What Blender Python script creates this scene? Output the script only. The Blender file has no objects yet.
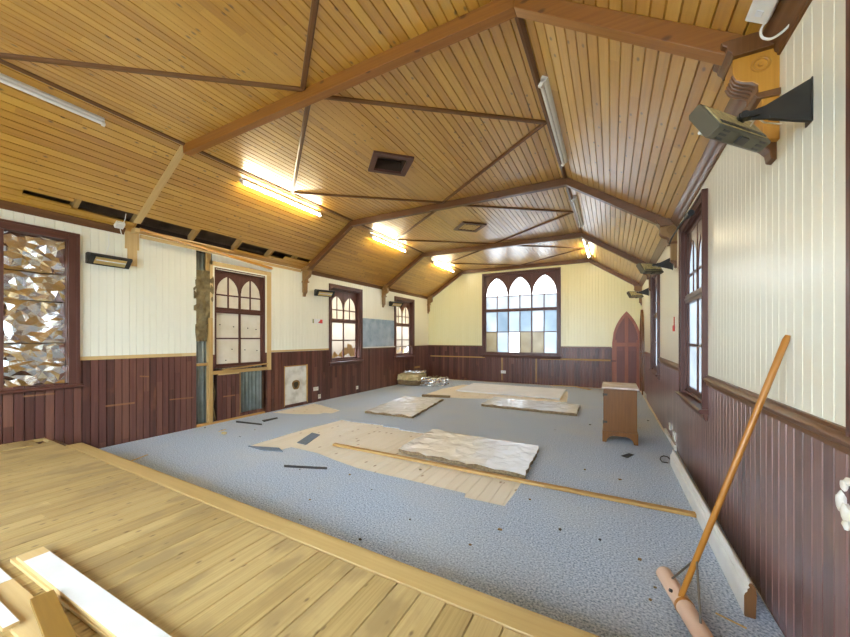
import bpy, bmesh, math, random
from mathutils import Vector, noise, Matrix
random.seed(7)
S = bpy.context.scene
COL = S.collection

# ------------------------------------------------------------------ camera model
FPX, CXP, CYP, YAW, EYE = 351.3, 425.0, 338.5, 0.4878, 1.5
ca, sa = math.cos(YAW), math.sin(YAW)
def ray(px, py):
    u = (px-CXP)/FPX; w = (CYP-py)/FPX
    return Vector((ca*u-sa, sa*u+ca, w))
def onX(px, py, X): d = ray(px, py); t = X/d.x; return Vector((X, d.y*t, EYE+d.z*t))
def onY(px, py, Y): d = ray(px, py); t = Y/d.y; return Vector((d.x*t, Y, EYE+d.z*t))
def onZ(px, py, Z): d = ray(px, py); t = (Z-EYE)/d.z; return Vector((d.x*t, d.y*t, Z))

XL, XR, YB = -6.185, 0.775, 11.94
YF = -2.2                      # where the modelled room ends, behind the camera
ZK, ZE = 3.955, 3.05           # knee and eaves
XKL, XKR = -4.79, -0.60
YT = (2.487, 5.727, 8.857, YB-0.09)
DECK = 0.277

# ------------------------------------------------------------------ materials
def new_mat(name):
    m = bpy.data.materials.new(name); m.use_nodes = True
    nt = m.node_tree
    return m, nt, nt.nodes['Principled BSDF']
def N(nt, t, **kw):
    n = nt.nodes.new(t)
    for k, v in kw.items(): setattr(n, k, v)
    return n
def ramp(nt, stops, interp='LINEAR'):
    r = N(nt, 'ShaderNodeValToRGB'); e = r.color_ramp.elements; r.color_ramp.interpolation = interp
    e[0].position, e[0].color = stops[0][0], (*stops[0][1], 1)
    e[1].position, e[1].color = stops[-1][0], (*stops[-1][1], 1)
    for p, c in stops[1:-1]:
        x = e.new(p); x.color = (*c, 1)
    return r
def math_(nt, op, a, b=None):
    n = N(nt, 'ShaderNodeMath', operation=op)
    for i, x in enumerate((a, b)):
        if x is None: continue
        if isinstance(x, (int, float)): n.inputs[i].default_value = x
        else: nt.links.new(x, n.inputs[i])
    return n.outputs[0]
def mixc(nt, fac, a, b, mode='MIX'):
    n = N(nt, 'ShaderNodeMix', data_type='RGBA', blend_type=mode)
    for s, x in ((n.inputs[0], fac), (n.inputs[6], a), (n.inputs[7], b)):
        if isinstance(x, (int, float)): s.default_value = x
        elif isinstance(x, tuple): s.default_value = (*x, 1)
        else: nt.links.new(x, s)
    return n.outputs[2]
def combine(nt, x, y, z=0.0):
    c = N(nt, 'ShaderNodeCombineXYZ')
    for i, q in enumerate((x, y, z)):
        if isinstance(q, (int, float)): c.inputs[i].default_value = q
        else: nt.links.new(q, c.inputs[i])
    return c.outputs[0]

def boards_mat(name, dark, mid, light, w=0.086, plank=2.4, var=0.5, grain=0.5, knots=0.0, knotc=(.08, .03, .01),
               rough=0.35, spec=0.5, bump=0.05, wear=0.0, wearc=(.3, .15, .08), wear_scale=2.0, grain_v=1.3, wear_lo=0.62, coat=0.0, kr=(.06, .17), gu=42.0):
    """tongue-and-groove timber: u across the boards, v along them, in metres"""
    m, nt, b = new_mat(name); L = nt.links
    uv = N(nt, 'ShaderNodeUVMap').outputs[0]
    s = N(nt, 'ShaderNodeSeparateXYZ'); L.new(uv, s.inputs[0])
    u, v = s.outputs[0], s.outputs[1]
    bid = math_(nt, 'FLOOR', math_(nt, 'DIVIDE', u, w))
    wn = N(nt, 'ShaderNodeTexWhiteNoise', noise_dimensions='1D'); L.new(bid, wn.inputs['W'])
    pid = math_(nt, 'FLOOR', math_(nt, 'ADD', math_(nt, 'DIVIDE', v, plank), math_(nt, 'MULTIPLY', wn.outputs[0], 5.0)))
    wn2 = N(nt, 'ShaderNodeTexWhiteNoise', noise_dimensions='2D'); L.new(combine(nt, bid, pid), wn2.inputs['Vector'])
    rnd = wn2.outputs[0]
    gn = N(nt, 'ShaderNodeTexNoise', noise_dimensions='3D'); gn.inputs['Scale'].default_value = 1.0
    gn.inputs['Detail'].default_value = 5.0; gn.inputs['Roughness'].default_value = 0.6
    L.new(combine(nt, math_(nt, 'MULTIPLY', u, gu), math_(nt, 'MULTIPLY', v, grain_v), math_(nt, 'MULTIPLY', rnd, 37.0)), gn.inputs['Vector'])
    f = math_(nt, 'ADD', math_(nt, 'MULTIPLY', math_(nt, 'SUBTRACT', rnd, 0.5), var),
              math_(nt, 'ADD', math_(nt, 'MULTIPLY', math_(nt, 'SUBTRACT', gn.outputs[0], 0.5), grain*2.0), 0.5))
    r = ramp(nt, [(0.0, dark), (0.5, mid), (1.0, light)]); L.new(f, r.inputs[0])
    col = r.outputs[0]
    if knots > 0:
        vo = N(nt, 'ShaderNodeTexVoronoi', voronoi_dimensions='2D', feature='F1'); vo.inputs['Scale'].default_value = 1.0
        L.new(combine(nt, math_(nt, 'ADD', math_(nt, 'MULTIPLY', u, 8.5), math_(nt, 'MULTIPLY', rnd, 9.0)),
                      math_(nt, 'MULTIPLY', v, 4.6)), vo.inputs['Vector'])
        sp = N(nt, 'ShaderNodeSeparateColor'); L.new(vo.outputs['Color'], sp.inputs[0])
        keep = math_(nt, 'LESS_THAN', sp.outputs[0], knots)
        mr = N(nt, 'ShaderNodeMapRange'); mr.inputs[1].default_value = kr[0]; mr.inputs[2].default_value = kr[1]
        mr.inputs[3].default_value = 1.0; mr.inputs[4].default_value = 0.0
        L.new(vo.outputs['Distance'], mr.inputs[0])
        col = mixc(nt, math_(nt, 'MULTIPLY', mr.outputs[0], math_(nt, 'MULTIPLY', keep, 0.8)), col, knotc)
    if wear > 0:
        wn3 = N(nt, 'ShaderNodeTexNoise'); wn3.inputs['Scale'].default_value = wear_scale; wn3.inputs['Detail'].default_value = 6
        L.new(combine(nt, math_(nt, 'MULTIPLY', u, 2.2), v, math_(nt, 'MULTIPLY', rnd, 0.6)), wn3.inputs['Vector'])
        mr = N(nt, 'ShaderNodeMapRange'); mr.inputs[1].default_value = wear_lo; mr.inputs[2].default_value = wear_lo+0.14
        L.new(wn3.outputs[0], mr.inputs[0])
        col = mixc(nt, math_(nt, 'MULTIPLY', mr.outputs[0], wear), col, wearc)
    L.new(col, b.inputs['Base Color'])
    b.inputs['Roughness'].default_value = rough; b.inputs['Specular IOR Level'].default_value = spec
    b.inputs['Coat Weight'].default_value = coat; b.inputs['Coat Roughness'].default_value = 0.33; b.inputs['Coat IOR'].default_value = 1.7
    if bump:
        bn = N(nt, 'ShaderNodeBump'); bn.inputs['Strength'].default_value = bump; bn.inputs['Distance'].default_value = 0.01
        L.new(gn.outputs[0], bn.inputs['Height']); L.new(bn.outputs[0], b.inputs['Normal'])
    return m

def plain(name, col, rough=0.5, metal=0.0, spec=0.5, col2=None, scale=6.0, lo=.4, hi=.65, bump=0.0, bscale=40.0):
    m, nt, b = new_mat(name); L = nt.links
    b.inputs['Base Color'].default_value = (*col, 1); b.inputs['Roughness'].default_value = rough
    b.inputs['Metallic'].default_value = metal; b.inputs['Specular IOR Level'].default_value = spec
    tc = N(nt, 'ShaderNodeTexCoord')
    if col2:
        n = N(nt, 'ShaderNodeTexNoise'); n.inputs['Scale'].default_value = scale; n.inputs['Detail'].default_value = 6
        L.new(tc.outputs['Object'], n.inputs['Vector'])
        r = ramp(nt, [(lo, col), (hi, col2)]); L.new(n.outputs[0], r.inputs[0]); L.new(r.outputs[0], b.inputs['Base Color'])
    if bump:
        n = N(nt, 'ShaderNodeTexNoise'); n.inputs['Scale'].default_value = bscale; n.inputs['Detail'].default_value = 4
        L.new(tc.outputs['Object'], n.inputs['Vector'])
        bn = N(nt, 'ShaderNodeBump'); bn.inputs['Strength'].default_value = bump; bn.inputs['Distance'].default_value = 0.01
        L.new(n.outputs[0], bn.inputs['Height']); L.new(bn.outputs[0], b.inputs['Normal'])
    return m

def emit_mat(name, col, st):
    m, nt, b = new_mat(name)
    b.inputs['Base Color'].default_value = (.9, .9, .88, 1)
    b.inputs['Emission Color'].default_value = (*col, 1); b.inputs['Emission Strength'].default_value = st
    return m

def glass_clear(name):
    m, nt, b = new_mat(name); L = nt.links; nt.nodes.remove(b)
    o = nt.nodes['Material Output']
    t = N(nt, 'ShaderNodeBsdfTransparent'); t.inputs[0].default_value = (.93, .96, .96, 1)
    g = N(nt, 'ShaderNodeBsdfGlossy'); g.inputs['Roughness'].default_value = .05
    fr = N(nt, 'ShaderNodeFresnel'); fr.inputs[0].default_value = 1.35
    mx = N(nt, 'ShaderNodeMixShader'); L.new(fr.outputs[0], mx.inputs[0]); L.new(t.outputs[0], mx.inputs[1]); L.new(g.outputs[0], mx.inputs[2])
    L.new(mx.outputs[0], o.inputs[0]); return m
def glass_frost(name, col, col2=None, scale=3.0, clear=0.0):
    """obscured glass: light scatters through it"""
    m, nt, b = new_mat(name); L = nt.links; nt.nodes.remove(b)
    o = nt.nodes['Material Output']
    t = N(nt, 'ShaderNodeBsdfTranslucent'); t.inputs[0].default_value = (*col, 1)
    if col2:
        tc = N(nt, 'ShaderNodeTexCoord'); n = N(nt, 'ShaderNodeTexNoise'); n.inputs['Scale'].default_value = scale
        L.new(tc.outputs['Object'], n.inputs['Vector'])
        r = ramp(nt, [(.38, col), (.65, col2)]); L.new(n.outputs[0], r.inputs[0]); L.new(r.outputs[0], t.inputs[0])
    tp = N(nt, 'ShaderNodeBsdfTransparent'); tp.inputs[0].default_value = (*col, 1)
    m1 = N(nt, 'ShaderNodeMixShader'); m1.inputs[0].default_value = clear
    L.new(t.outputs[0], m1.inputs[1]); L.new(tp.outputs[0], m1.inputs[2])
    g = N(nt, 'ShaderNodeBsdfGlossy'); g.inputs['Roughness'].default_value = .25
    mx = N(nt, 'ShaderNodeMixShader'); mx.inputs[0].default_value = .05
    L.new(m1.outputs[0], mx.inputs[1]); L.new(g.outputs[0], mx.inputs[2]); L.new(mx.outputs[0], o.inputs[0])
    return m

M = {}
M['ceil'] = boards_mat('varnished_pine_ceiling', (.37, .150, .010), (.56, .285, .028), (.70, .42, .07), var=.5, grain=.42, knots=.26, kr=(.04, .125), rough=.36, spec=.7, bump=.02, plank=1.9, coat=1.0)
M['cream'] = boards_mat('cream_painted_boards', (.85, .825, .66), (.89, .87, .715), (.92, .90, .76), var=.25, grain=.12, rough=.3, spec=.5, bump=.012, grain_v=.8, coat=.3)
M['cream_end_lit'] = boards_mat('cream_boards_tube_glow', (.84, .80, .44), (.88, .84, .50), (.90, .87, .56), var=.25, grain=.12, rough=.3, spec=.5, bump=.012, grain_v=.8, coat=.3)  # same cream paint, with the tubes' yellow light mixed into its colour
M['dado'] = boards_mat('dark_stained_boards', (.058, .022, .017), (.135, .052, .040), (.22, .098, .064), var=.7, grain=.5, rough=.30, spec=.5, bump=.05, wear=.55, wearc=(.25, .10, .05), wear_lo=.60)
M['dado_worn_glare'] = boards_mat('worn_boards_with_glare', (.10, .045, .040), (.205, .095, .083), (.33, .18, .155), var=.6, grain=.5, rough=.27, spec=.6, bump=.06, wear=.6, wearc=(.30, .15, .10), wear_lo=.56, coat=1.0)  # worn boards, base colour also lightened to stand in for window glare
M['truss'] = boards_mat('stained_truss_timber', (.085, .032, .010), (.16, .065, .020), (.25, .11, .035), w=3, plank=6, var=.3, grain=.45, knots=.12, rough=.33, grain_v=1.0)
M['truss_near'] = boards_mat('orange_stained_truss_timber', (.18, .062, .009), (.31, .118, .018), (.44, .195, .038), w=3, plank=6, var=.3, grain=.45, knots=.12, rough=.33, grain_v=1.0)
M['scar'] = boards_mat('scraped_brown_timber', (.20, .085, .035), (.29, .135, .06), (.36, .19, .09), w=3, plank=3, var=.35, grain=.45, rough=.6)
M['corbel'] = boards_mat('honey_stained_timber', (.36, .14, .015), (.55, .25, .03), (.66, .34, .055), w=3, plank=6, var=.2, grain=.4, rough=.3)
M['corbel_dull'] = boards_mat('dull_brown_corbel', (.17, .085, .022), (.27, .145, .045), (.36, .21, .075), w=3, plank=6, var=.2, grain=.4, rough=.4)
M['brown'] = boards_mat('brown_stained_trim', (.075, .030, .010), (.16, .066, .020), (.25, .115, .040), w=3, plank=9, var=.4, grain=.45, rough=.3)
M['frame'] = boards_mat('dark_brown_window_timber', (.055, .020, .014), (.105, .038, .026), (.17, .07, .045), w=3, plank=9, var=.3, grain=.4, rough=.35)
M['raw'] = boards_mat('bare_softwood', (.52, .33, .12), (.66, .46, .20), (.76, .58, .30), w=3, plank=3, var=.35, grain=.45, rough=.6, spec=.3)
M['lath'] = boards_mat('old_softwood', (.36, .20, .06), (.50, .30, .10), (.62, .42, .18), w=3, plank=3, var=.4, grain=.5, rough=.6, spec=.3)
M['deck'] = boards_mat('worn_stage_boards', (.31, .20, .07), (.48, .335, .13), (.61, .455, .205), w=.135, plank=2.2, var=.40, grain=.62, knots=.5, knotc=(.14, .08, .03), rough=.45, spec=.35, wear=.75, wearc=(.33, .225, .095), wear_lo=.50, wear_scale=2.6, kr=(.03, .10), gu=75.0)
M['pine_floor'] = boards_mat('pale_floor_boards', (.78, .69, .53), (.86, .79, .65), (.90, .85, .75), w=.125, plank=2.2, var=.3, grain=.35, knots=.16, knotc=(.36, .21, .09), rough=.45, spec=.35)
M['nosing'] = boards_mat('stage_nosing_timber', (.40, .26, .085), (.52, .35, .125), (.61, .44, .18), w=2, plank=4, var=.25, grain=.5, rough=.42)
M['blockwood'] = boards_mat('brown_block_timber', (.19, .095, .015), (.27, .14, .022), (.34, .19, .04), w=2, plank=4, var=.2, grain=.5, rough=.45)
M['door'] = boards_mat('red_brown_door_timber', (.22, .065, .035), (.36, .12, .065), (.46, .18, .10), w=2, plank=4, var=.4, grain=.4, rough=.38)
M['door_panel'] = boards_mat('purple_brown_door_panel', (.11, .032, .024), (.18, .058, .042), (.25, .09, .065), w=2, plank=4, var=.4, grain=.4, rough=.38)
M['cab'] = boards_mat('oak_veneer', (.115, .038, .005), (.195, .072, .011), (.28, .118, .022), w=2, plank=4, var=.1, grain=.55, rough=.36, grain_v=2.2)
M['broomwood'] = boards_mat('varnished_broom_handle', (.32, .115, .012), (.43, .17, .02), (.50, .22, .032), w=2, plank=9, var=.1, grain=.3, rough=.3)
M['white_paint'] = plain('white_paint', (.80, .80, .76), .4, col2=(.74, .73, .68), scale=5)
M['cream_paint'] = plain('yellowed_cream_paint', (.80, .74, .48), .4, col2=(.72, .66, .42), scale=6)
M['white_plastic'] = plain('white_plastic', (.84, .83, .79), .35)
M['black'] = plain('black_metal', (.022, .020, .018), .35, col2=(.035, .032, .026), scale=9)
M['olive'] = plain('dark_bronze_metal', (.11, .098, .066), .35, metal=.2)
M['gold'] = plain('gold_reflector', (.88, .66, .25), .28, metal=1.0)
M['casing_tint'] = plain('casing_ceiling_reflection', (.66, .56, .26), .4, metal=.1, col2=(.38, .31, .13), scale=30)  # the ceiling's yellow reflection painted into the heater's back
M['void'] = plain('brown_loft_timber', (.20, .125, .075), .9, col2=(.12, .075, .045), scale=4)  # brown timber mottled with a darker brown
M['core'] = plain('dark_wall_core', (.06, .035, .022), .9)
M['carpet'] = None
M['foil'] = plain('crinkled_silver_foil', (.84, .83, .81), .16, metal=1.0, bump=.2, bscale=25)
M['foil_dusty'] = plain('dusty_silver_foil', (.91, .935, .97), .25, metal=.28, col2=(.84, .86, .87), scale=7, bump=.25, bscale=45)
M['fibre'] = plain('brown_insulation_fibre', (.30, .22, .12), .95, col2=(.16, .11, .06), scale=30, bump=.6, bscale=60)
M['fibre_y'] = plain('yellow_insulation_fibre', (.68, .56, .30), .95, col2=(.48, .37, .18), scale=20, bump=.6, bscale=60)
M['wall_white'] = plain('chalky_white_board', (.85, .885, .94), .7, col2=(.80, .83, .87), scale=3)
M['slab'] = plain('stained_white_plaster', (.80, .79, .72), .7, col2=(.52, .50, .42), scale=5, lo=.45, hi=.72, bump=.2, bscale=12)
M['rust'] = plain('rusty_brown', (.20, .10, .03), .7, col2=(.33, .22, .08), scale=40)
M['mud'] = plain('crumbling_brown_daub', (.25, .19, .085), .95, col2=(.14, .10, .045), scale=9, bump=.8, bscale=20)
M['tin'] = plain('weathered_corrugated_tin', (.46, .50, .45), .45, metal=.2, col2=(.34, .37, .31), scale=4)
M['ply'] = plain('cream_ply_board', (.80, .74, .60), .6, col2=(.73, .66, .50), scale=4)
M['nail'] = plain('rusty_nail', (.05, .035, .02), .6)
M['steel'] = plain('dull_steel_rod', (.22, .20, .17), .35, metal=.8)
M['black_rubber'] = plain('black_flex', (.015, .015, .015), .5)
M['chalk'] = plain('blue_grey_chalkboard', (.26, .37, .50), .45, col2=(.52, .62, .73), scale=3.2, lo=.42, hi=.78)
M['broomhead'] = boards_mat('pinkish_bare_broom_head', (.58, .36, .24), (.70, .48, .34), (.78, .58, .45), w=2, plank=4, var=.1, grain=.3, rough=.5)
M['bristle'] = plain('brown_bristles', (.16, .10, .045), .8, col2=(.09, .055, .025), scale=50)
M['red'] = plain('red_print', (.62, .05, .04), .5)
M['green'] = plain('olive_green_print', (.34, .34, .10), .5)
M['plaster'] = plain('white_foam', (.86, .84, .78), .7, col2=(.76, .70, .56), scale=14)
M['carpet_scrap'] = plain('carpet_offcut_back', (.13, .17, .22), .95, col2=(.20, .25, .31), scale=120)
M['darkscrap'] = plain('dark_underlay', (.04, .045, .055), .9)
M['tube_on'] = emit_mat('lit_tube', (1.0, .88, .60), 36.0)
M['tube_off'] = plain('unlit_white_tube', (.88, .88, .86), .25)
M['glass'] = glass_clear('clear_glass')
M['fr_white'] = glass_frost('frosted_glass_white', (.72, .70, .68))
M['fr_up'] = glass_frost('frosted_glass_upper', (.34, .335, .335), (.29, .285, .285), 2.0)
M['fr_pale'] = glass_frost('frosted_glass_pale', (.34, .345, .345), (.275, .285, .295), 1.6)
M['fr_blue'] = glass_frost('frosted_glass_blue', (.20, .225, .245), (.245, .265, .28), 2.0)
M['fr_tan'] = glass_frost('amber_obscured_glass', (.20, .165, .115), (.245, .21, .155), 2.0)
M['fr_milk'] = glass_frost('milky_dirty_glass', (.40, .34, .27), (.34, .28, .21), 2.0)
M['fr_left'] = glass_frost('whitened_glass_warm', (.42, .365, .31), (.38, .325, .27), 2.0)
M['fr_side'] = glass_frost('whitened_glass', (.32, .325, .33), (.28, .28, .28), 2.0)
M['bounce_ground'] = plain('pale_bounce_ground', (.46, .45, .42), .95, col2=(.38, .37, .33), scale=.6)  # ground tone raised to bounce more daylight through the windows

def carpet_mat():
    m, nt, b = new_mat('blue_grey_flecked_carpet'); L = nt.links
    tc = N(nt, 'ShaderNodeTexCoord')
    n1 = N(nt, 'ShaderNodeTexNoise'); n1.inputs['Scale'].default_value = 75; n1.inputs['Detail'].default_value = 3
    n2 = N(nt, 'ShaderNodeTexNoise'); n2.inputs['Scale'].default_value = 1.1; n2.inputs['Detail'].default_value = 5
    n3 = N(nt, 'ShaderNodeTexNoise'); n3.inputs['Scale'].default_value = 9; n3.inputs['Detail'].default_value = 6
    for n in (n1, n2, n3): L.new(tc.outputs['Object'], n.inputs['Vector'])
    r1 = ramp(nt, [(.30, (.18, .245, .35)), (.5, (.455, .555, .70)), (.70, (.76, .83, .92))]); L.new(n1.outputs[0], r1.inputs[0])
    mr = N(nt, 'ShaderNodeMapRange'); mr.inputs[1].default_value = .45; mr.inputs[2].default_value = .72
    mr.inputs[3].default_value = 0; mr.inputs[4].default_value = .38
    L.new(n2.outputs[0], mr.inputs[0])
    c = mixc(nt, mr.outputs[0], r1.outputs[0], (.62, .63, .61))
    mr2 = N(nt, 'ShaderNodeMapRange'); mr2.inputs[1].default_value = .66; mr2.inputs[2].default_value = .80; mr2.inputs[4].default_value = .30
    L.new(n3.outputs[0], mr2.inputs[0])
    c = mixc(nt, mr2.outputs[0], c, (.34, .32, .27))
    L.new(c, b.inputs['Base Color']); b.inputs['Roughness'].default_value = .95; b.inputs['Specular IOR Level'].default_value = .2
    bn = N(nt, 'ShaderNodeBump'); bn.inputs['Strength'].default_value = .15; bn.inputs['Distance'].default_value = .003
    L.new(n1.outputs[0], bn.inputs['Height']); L.new(bn.outputs[0], b.inputs['Normal'])
    return m
M['carpet'] = carpet_mat()

# ------------------------------------------------------------------ mesh builder
class MB:
    def __init__(s): s.v = []; s.f = []; s.uv = []; s.mi = []
    def face(s, pts, uv=None, mi=0):
        i = len(s.v); s.v += [tuple(p) for p in pts]; s.f.append(tuple(range(i, i+len(pts))))
        s.uv.append(uv or [(0, 0)]*len(pts)); s.mi.append(mi)
    def obox(s, O, A, B, C, mi=0, uvo=None):
        """box from corner O with edge vectors A, B, C; grain along the longest"""
        O, A, B, C = map(Vector, (O, A, B, C)); E = (A, B, C); ln = [e.length for e in E]
        k = max(range(3), key=lambda i: ln[i]); off = uvo or (random.random()*5, random.random()*5)
        for i in range(3):
            j, l = [q for q in range(3) if q != i]
            if l == k: across, along = j, l
            else: across, along = l, j
            for t in (0, 1):
                o = O + E[i]*t
                pts = [o, o+E[across], o+E[across]+E[along], o+E[along]]
                a, g = ln[across], ln[along]; oa = off[0]+i*.37+t*.21
                uv = [(oa, off[1]), (oa+a, off[1]), (oa+a, off[1]+g), (oa, off[1]+g)]
                s.face(pts, uv, mi)
    def box(s, x0, x1, y0, y1, z0, z1, mi=0):
        s.obox((x0, y0, z0), (x1-x0, 0, 0), (0, y1-y0, 0), (0, 0, z1-z0), mi)
    def prism(s, poly, P, U, V, D, mi=0, uvgrain='v'):
        """2-D polygon in the plane P + U*a + V*b, extruded along D"""
        P, U, V, D = map(Vector, (P, U, V, D)); o = (random.random()*5, random.random()*5)
        pt = lambda a, b, t: P+U*a+V*b+D*t
        g = (lambda a, b: (a+o[0], b+o[1])) if uvgrain == 'v' else (lambda a, b: (b+o[0], a+o[1]))
        for t in (0, 1): s.face([pt(a, b, t) for a, b in poly], [g(a, b) for a, b in poly], mi)
        dl = D.length; q = 0
        for i in range(len(poly)):
            a, b = poly[i], poly[(i+1) % len(poly)]; e = math.dist(a, b)
            if dl >= e: uv = [(q, o[1]), (q+e, o[1]), (q+e, o[1]+dl), (q, o[1]+dl)]
            else: uv = [(o[0], q), (o[0], q+e), (o[0]+dl, q+e), (o[0]+dl, q)]
            s.face([pt(*a, 0), pt(*b, 0), pt(*b, 1), pt(*a, 1)], uv, mi); q += e
    def tube(s, pts, r, n=10, mi=0, caps=True):
        pts = [Vector(p) for p in pts]; rr = r if isinstance(r, (list, tuple)) else [r]*len(pts)
        rings = []; prev = None; acc = 0
        for i, p in enumerate(pts):
            t = (pts[min(i+1, len(pts)-1)]-pts[max(i-1, 0)]).normalized()
            if prev is None:
                x = t.orthogonal().normalized()
            else:
                x = (prev - t*prev.dot(t)).normalized()
            prev = x; y = t.cross(x)
            if i: acc += (pts[i]-pts[i-1]).length
            rings.append(([p+(x*math.cos(2*math.pi*k/n)+y*math.sin(2*math.pi*k/n))*rr[i] for k in range(n)], acc, rr[i]))
        for (a, va, ra), (b, vb, rb) in zip(rings, rings[1:]):
            for k in range(n):
                k2 = (k+1) % n; c0, c1 = 6.28*ra*k/n, 6.28*ra*(k+1)/n
                s.face([a[k], a[k2], b[k2], b[k]], [(c0, va), (c1, va), (c1, vb), (c0, vb)], mi)
        if caps:
            s.face(rings[0][0], None, mi); s.face(rings[-1][0], None, mi)
    def build(s, name, mats, parent=None, smooth=False, bevel=0.0, weld=True):
        me = bpy.data.meshes.new(name); me.from_pydata(s.v, [], s.f)
        for m in (mats if isinstance(mats, (list, tuple)) else [mats]): me.materials.append(m)
        ul = me.uv_layers.new(name='UVMap'); k = 0
        for fi, uv in enumerate(s.uv):
            me.polygons[fi].material_index = s.mi[fi]; me.polygons[fi].use_smooth = smooth
            for q in uv: ul.data[k].uv = q; k += 1
        bm = bmesh.new(); bm.from_mesh(me)
        if weld: bmesh.ops.remove_doubles(bm, verts=bm.verts, dist=1e-5)
        bmesh.ops.recalc_face_normals(bm, faces=bm.faces); bm.to_mesh(me); bm.free()
        o = bpy.data.objects.new(name, me); COL.objects.link(o)
        if parent: o.parent = parent; o.matrix_parent_inverse = parent.matrix_basis.inverted()
        if smooth:
            md = o.modifiers.new('split', 'EDGE_SPLIT'); md.split_angle = math.radians(40)
        if bevel:
            md = o.modifiers.new('bevel', 'BEVEL'); md.width = bevel; md.segments = 2; md.limit_method = 'ANGLE'; md.angle_limit = math.radians(50)
        return o

def curve(pts, n=6):
    pts = [Vector(p) for p in pts]; out = []
    for i in range(len(pts)-1):
        a, b, c, d = pts[max(i-1, 0)], pts[i], pts[i+1], pts[min(i+2, len(pts)-1)]
        for k in range(n):
            t = k/n; out.append(.5*((2*b)+(c-a)*t+(2*a-5*b+4*c-d)*t*t+(3*b-a-3*c+d)*t**3))
    return out+[pts[-1]]
def tag(o, label, cat, group=None, kind=None):
    o['label'] = label; o['category'] = cat
    if group: o['group'] = group
    if kind: o['kind'] = kind
    return o
def empty(name, loc, label, cat, group=None, kind=None):
    o = bpy.data.objects.new(name, None); COL.objects.link(o); o.location = loc; o.empty_display_size = .1
    return tag(o, label, cat, group, kind)
def struct(o, label, cat): return tag(o, label, cat, None, 'structure')

def boards(mb, O, U, V, Nn, u0, u1, v0, v1, holes=(), w=.086, th=.02, g=.0045, gd=.007, mi=0, uoff=0.0):
    """tongue-and-groove boarding with real V joints; u across, v along the boards"""
    O, U, V, Nn = map(Vector, (O, U, V, Nn))
    k0, k1 = math.ceil((u0+uoff)/w-1e-6), math.floor((u1+uoff)/w+1e-6)
    ed = {round(u0, 5), round(u1, 5)} | {round(k*w-uoff, 5) for k in range(k0, k1+1) if u0 < k*w-uoff < u1}
    for (a, b, c, d) in holes:
        for x in (a, b):
            if u0 < x < u1: ed.add(round(x, 5))
    ed = sorted(ed); joint = lambda x: abs((x+uoff)/w-round((x+uoff)/w)) < 1e-3
    P = lambda u, v, n: O+U*u+V*v+Nn*n
    for a, b in zip(ed, ed[1:]):
        if b-a < 1e-4: continue
        mid = (a+b)/2; iv = [(v0, v1)]
        for (ha, hb, hc, hd) in holes:
            if ha < mid < hb:
                iv = [q for (p, r) in iv for q in ((p, min(r, hc)), (max(p, hd), r)) if q[1]-q[0] > 1e-4]
        gg = min(g, (b-a)*.3)
        prof = [(a, -th), (a, -gd), (a+gg, 0)] if joint(a) else [(a, -th), (a, 0)]
        prof += [(b-gg, 0), (b, -gd), (b, -th)] if joint(b) else [(b, 0), (b, -th)]
        for va, vb in iv:
            for (p, q) in zip(prof, prof[1:]+prof[:1]):
                pu = [min(max(x, a+1e-4), b-1e-4)+uoff for x in (p[0], q[0])]
                mb.face([P(p[0], va, p[1]), P(q[0], va, q[1]), P(q[0], vb, q[1]), P(p[0], vb, p[1])],
                        [(pu[0], va), (pu[1], va), (pu[1], vb), (pu[0], vb)], mi)
            for v in (va, vb): mb.face([P(p[0], v, p[1]) for p in prof], [(mid+uoff, v)]*len(prof), mi)

# ------------------------------------------------------------------ world and camera
w = bpy.data.worlds.new('sky'); S.world = w; w.use_nodes = True
bg = w.node_tree.nodes['Background']; bg.inputs[0].default_value = (.72, .86, 1.0, 1); bg.inputs[1].default_value = 8.5
cam = bpy.data.cameras.new('camera'); co = bpy.data.objects.new('camera', cam); COL.objects.link(co)
co.location = (0, 0, EYE); co.rotation_euler = (math.pi/2, 0, YAW)
cam.sensor_width = 36; cam.lens = 36*FPX/850; cam.shift_y = 20/850; cam.clip_start = .02
S.camera = co
S.view_settings.view_transform = 'Standard'; S.view_settings.look = 'None'
S.view_settings.exposure = 1.27; S.view_settings.gamma = 1.0; S.view_settings.use_curve_mapping = False

# ------------------------------------------------------------------ setting: walls
X, Y, Z = Vector((1, 0, 0)), Vector((0, 1, 0)), Vector((0, 0, 1))
DL, DR = 1.215, 1.13               # top of the dark boarding, left/back and right
WB = (3.635, 4.86)                 # opening round the stripped window
WINL = [(.66, 1.94), (6.575, 7.855), (9.55, 10.785)]
ZW0, ZW1 = .87, 2.86
# openings (Y0, Y1, Z0, Z1) in the left wall; window openings sit inside the architraves
GAPW = (3.425, 3.700, 0.02, 2.99)  # broken-out strip
holesL = [(a+.08, b-.08, ZW0+.06, ZW1-.08) for a, b in WINL] + [(3.735, 4.765, .93, 2.73), GAPW,
          (3.70, 3.79, .04, .93), (4.225, 4.735, .10, .86), (5.235, 5.885, .06, .90)]
mb = MB(); boards(mb, (XL, 0, 0), Y, Z, X, YF, YB, DL, ZE+.06, holesL, th=.022)
wall_left = struct(mb.build('wall_left', M['cream']), 'cream painted vertical boarding on the long left wall', 'wall')
mb = MB(); boards(mb, (XL, 0, 0), Y, Z, X, YF, YB, -.02, DL, holesL, th=.022, g=.0055, gd=.016)
mb.build('wainscot', M['dado'], wall_left)['label'] = 'dark brown stained boarding below the cream paint'
for y0, y1, z0, z1 in ((2.22, 2.56, .55, .575), (3.02, 3.38, .52, .54), (2.62, 2.74, .93, .95), (3.89, 4.12, .44, .462), (1.45, 1.72, .80, .82)):
    mb = MB(); mb.obox((XL-.001, y0, z0), (.003, 0, 0), (0, y1-y0, random.uniform(-.02, .02)), (0, 0, z1-z0)); mb.build('bare_scar', M['scar'], wall_left.children[0])
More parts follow.
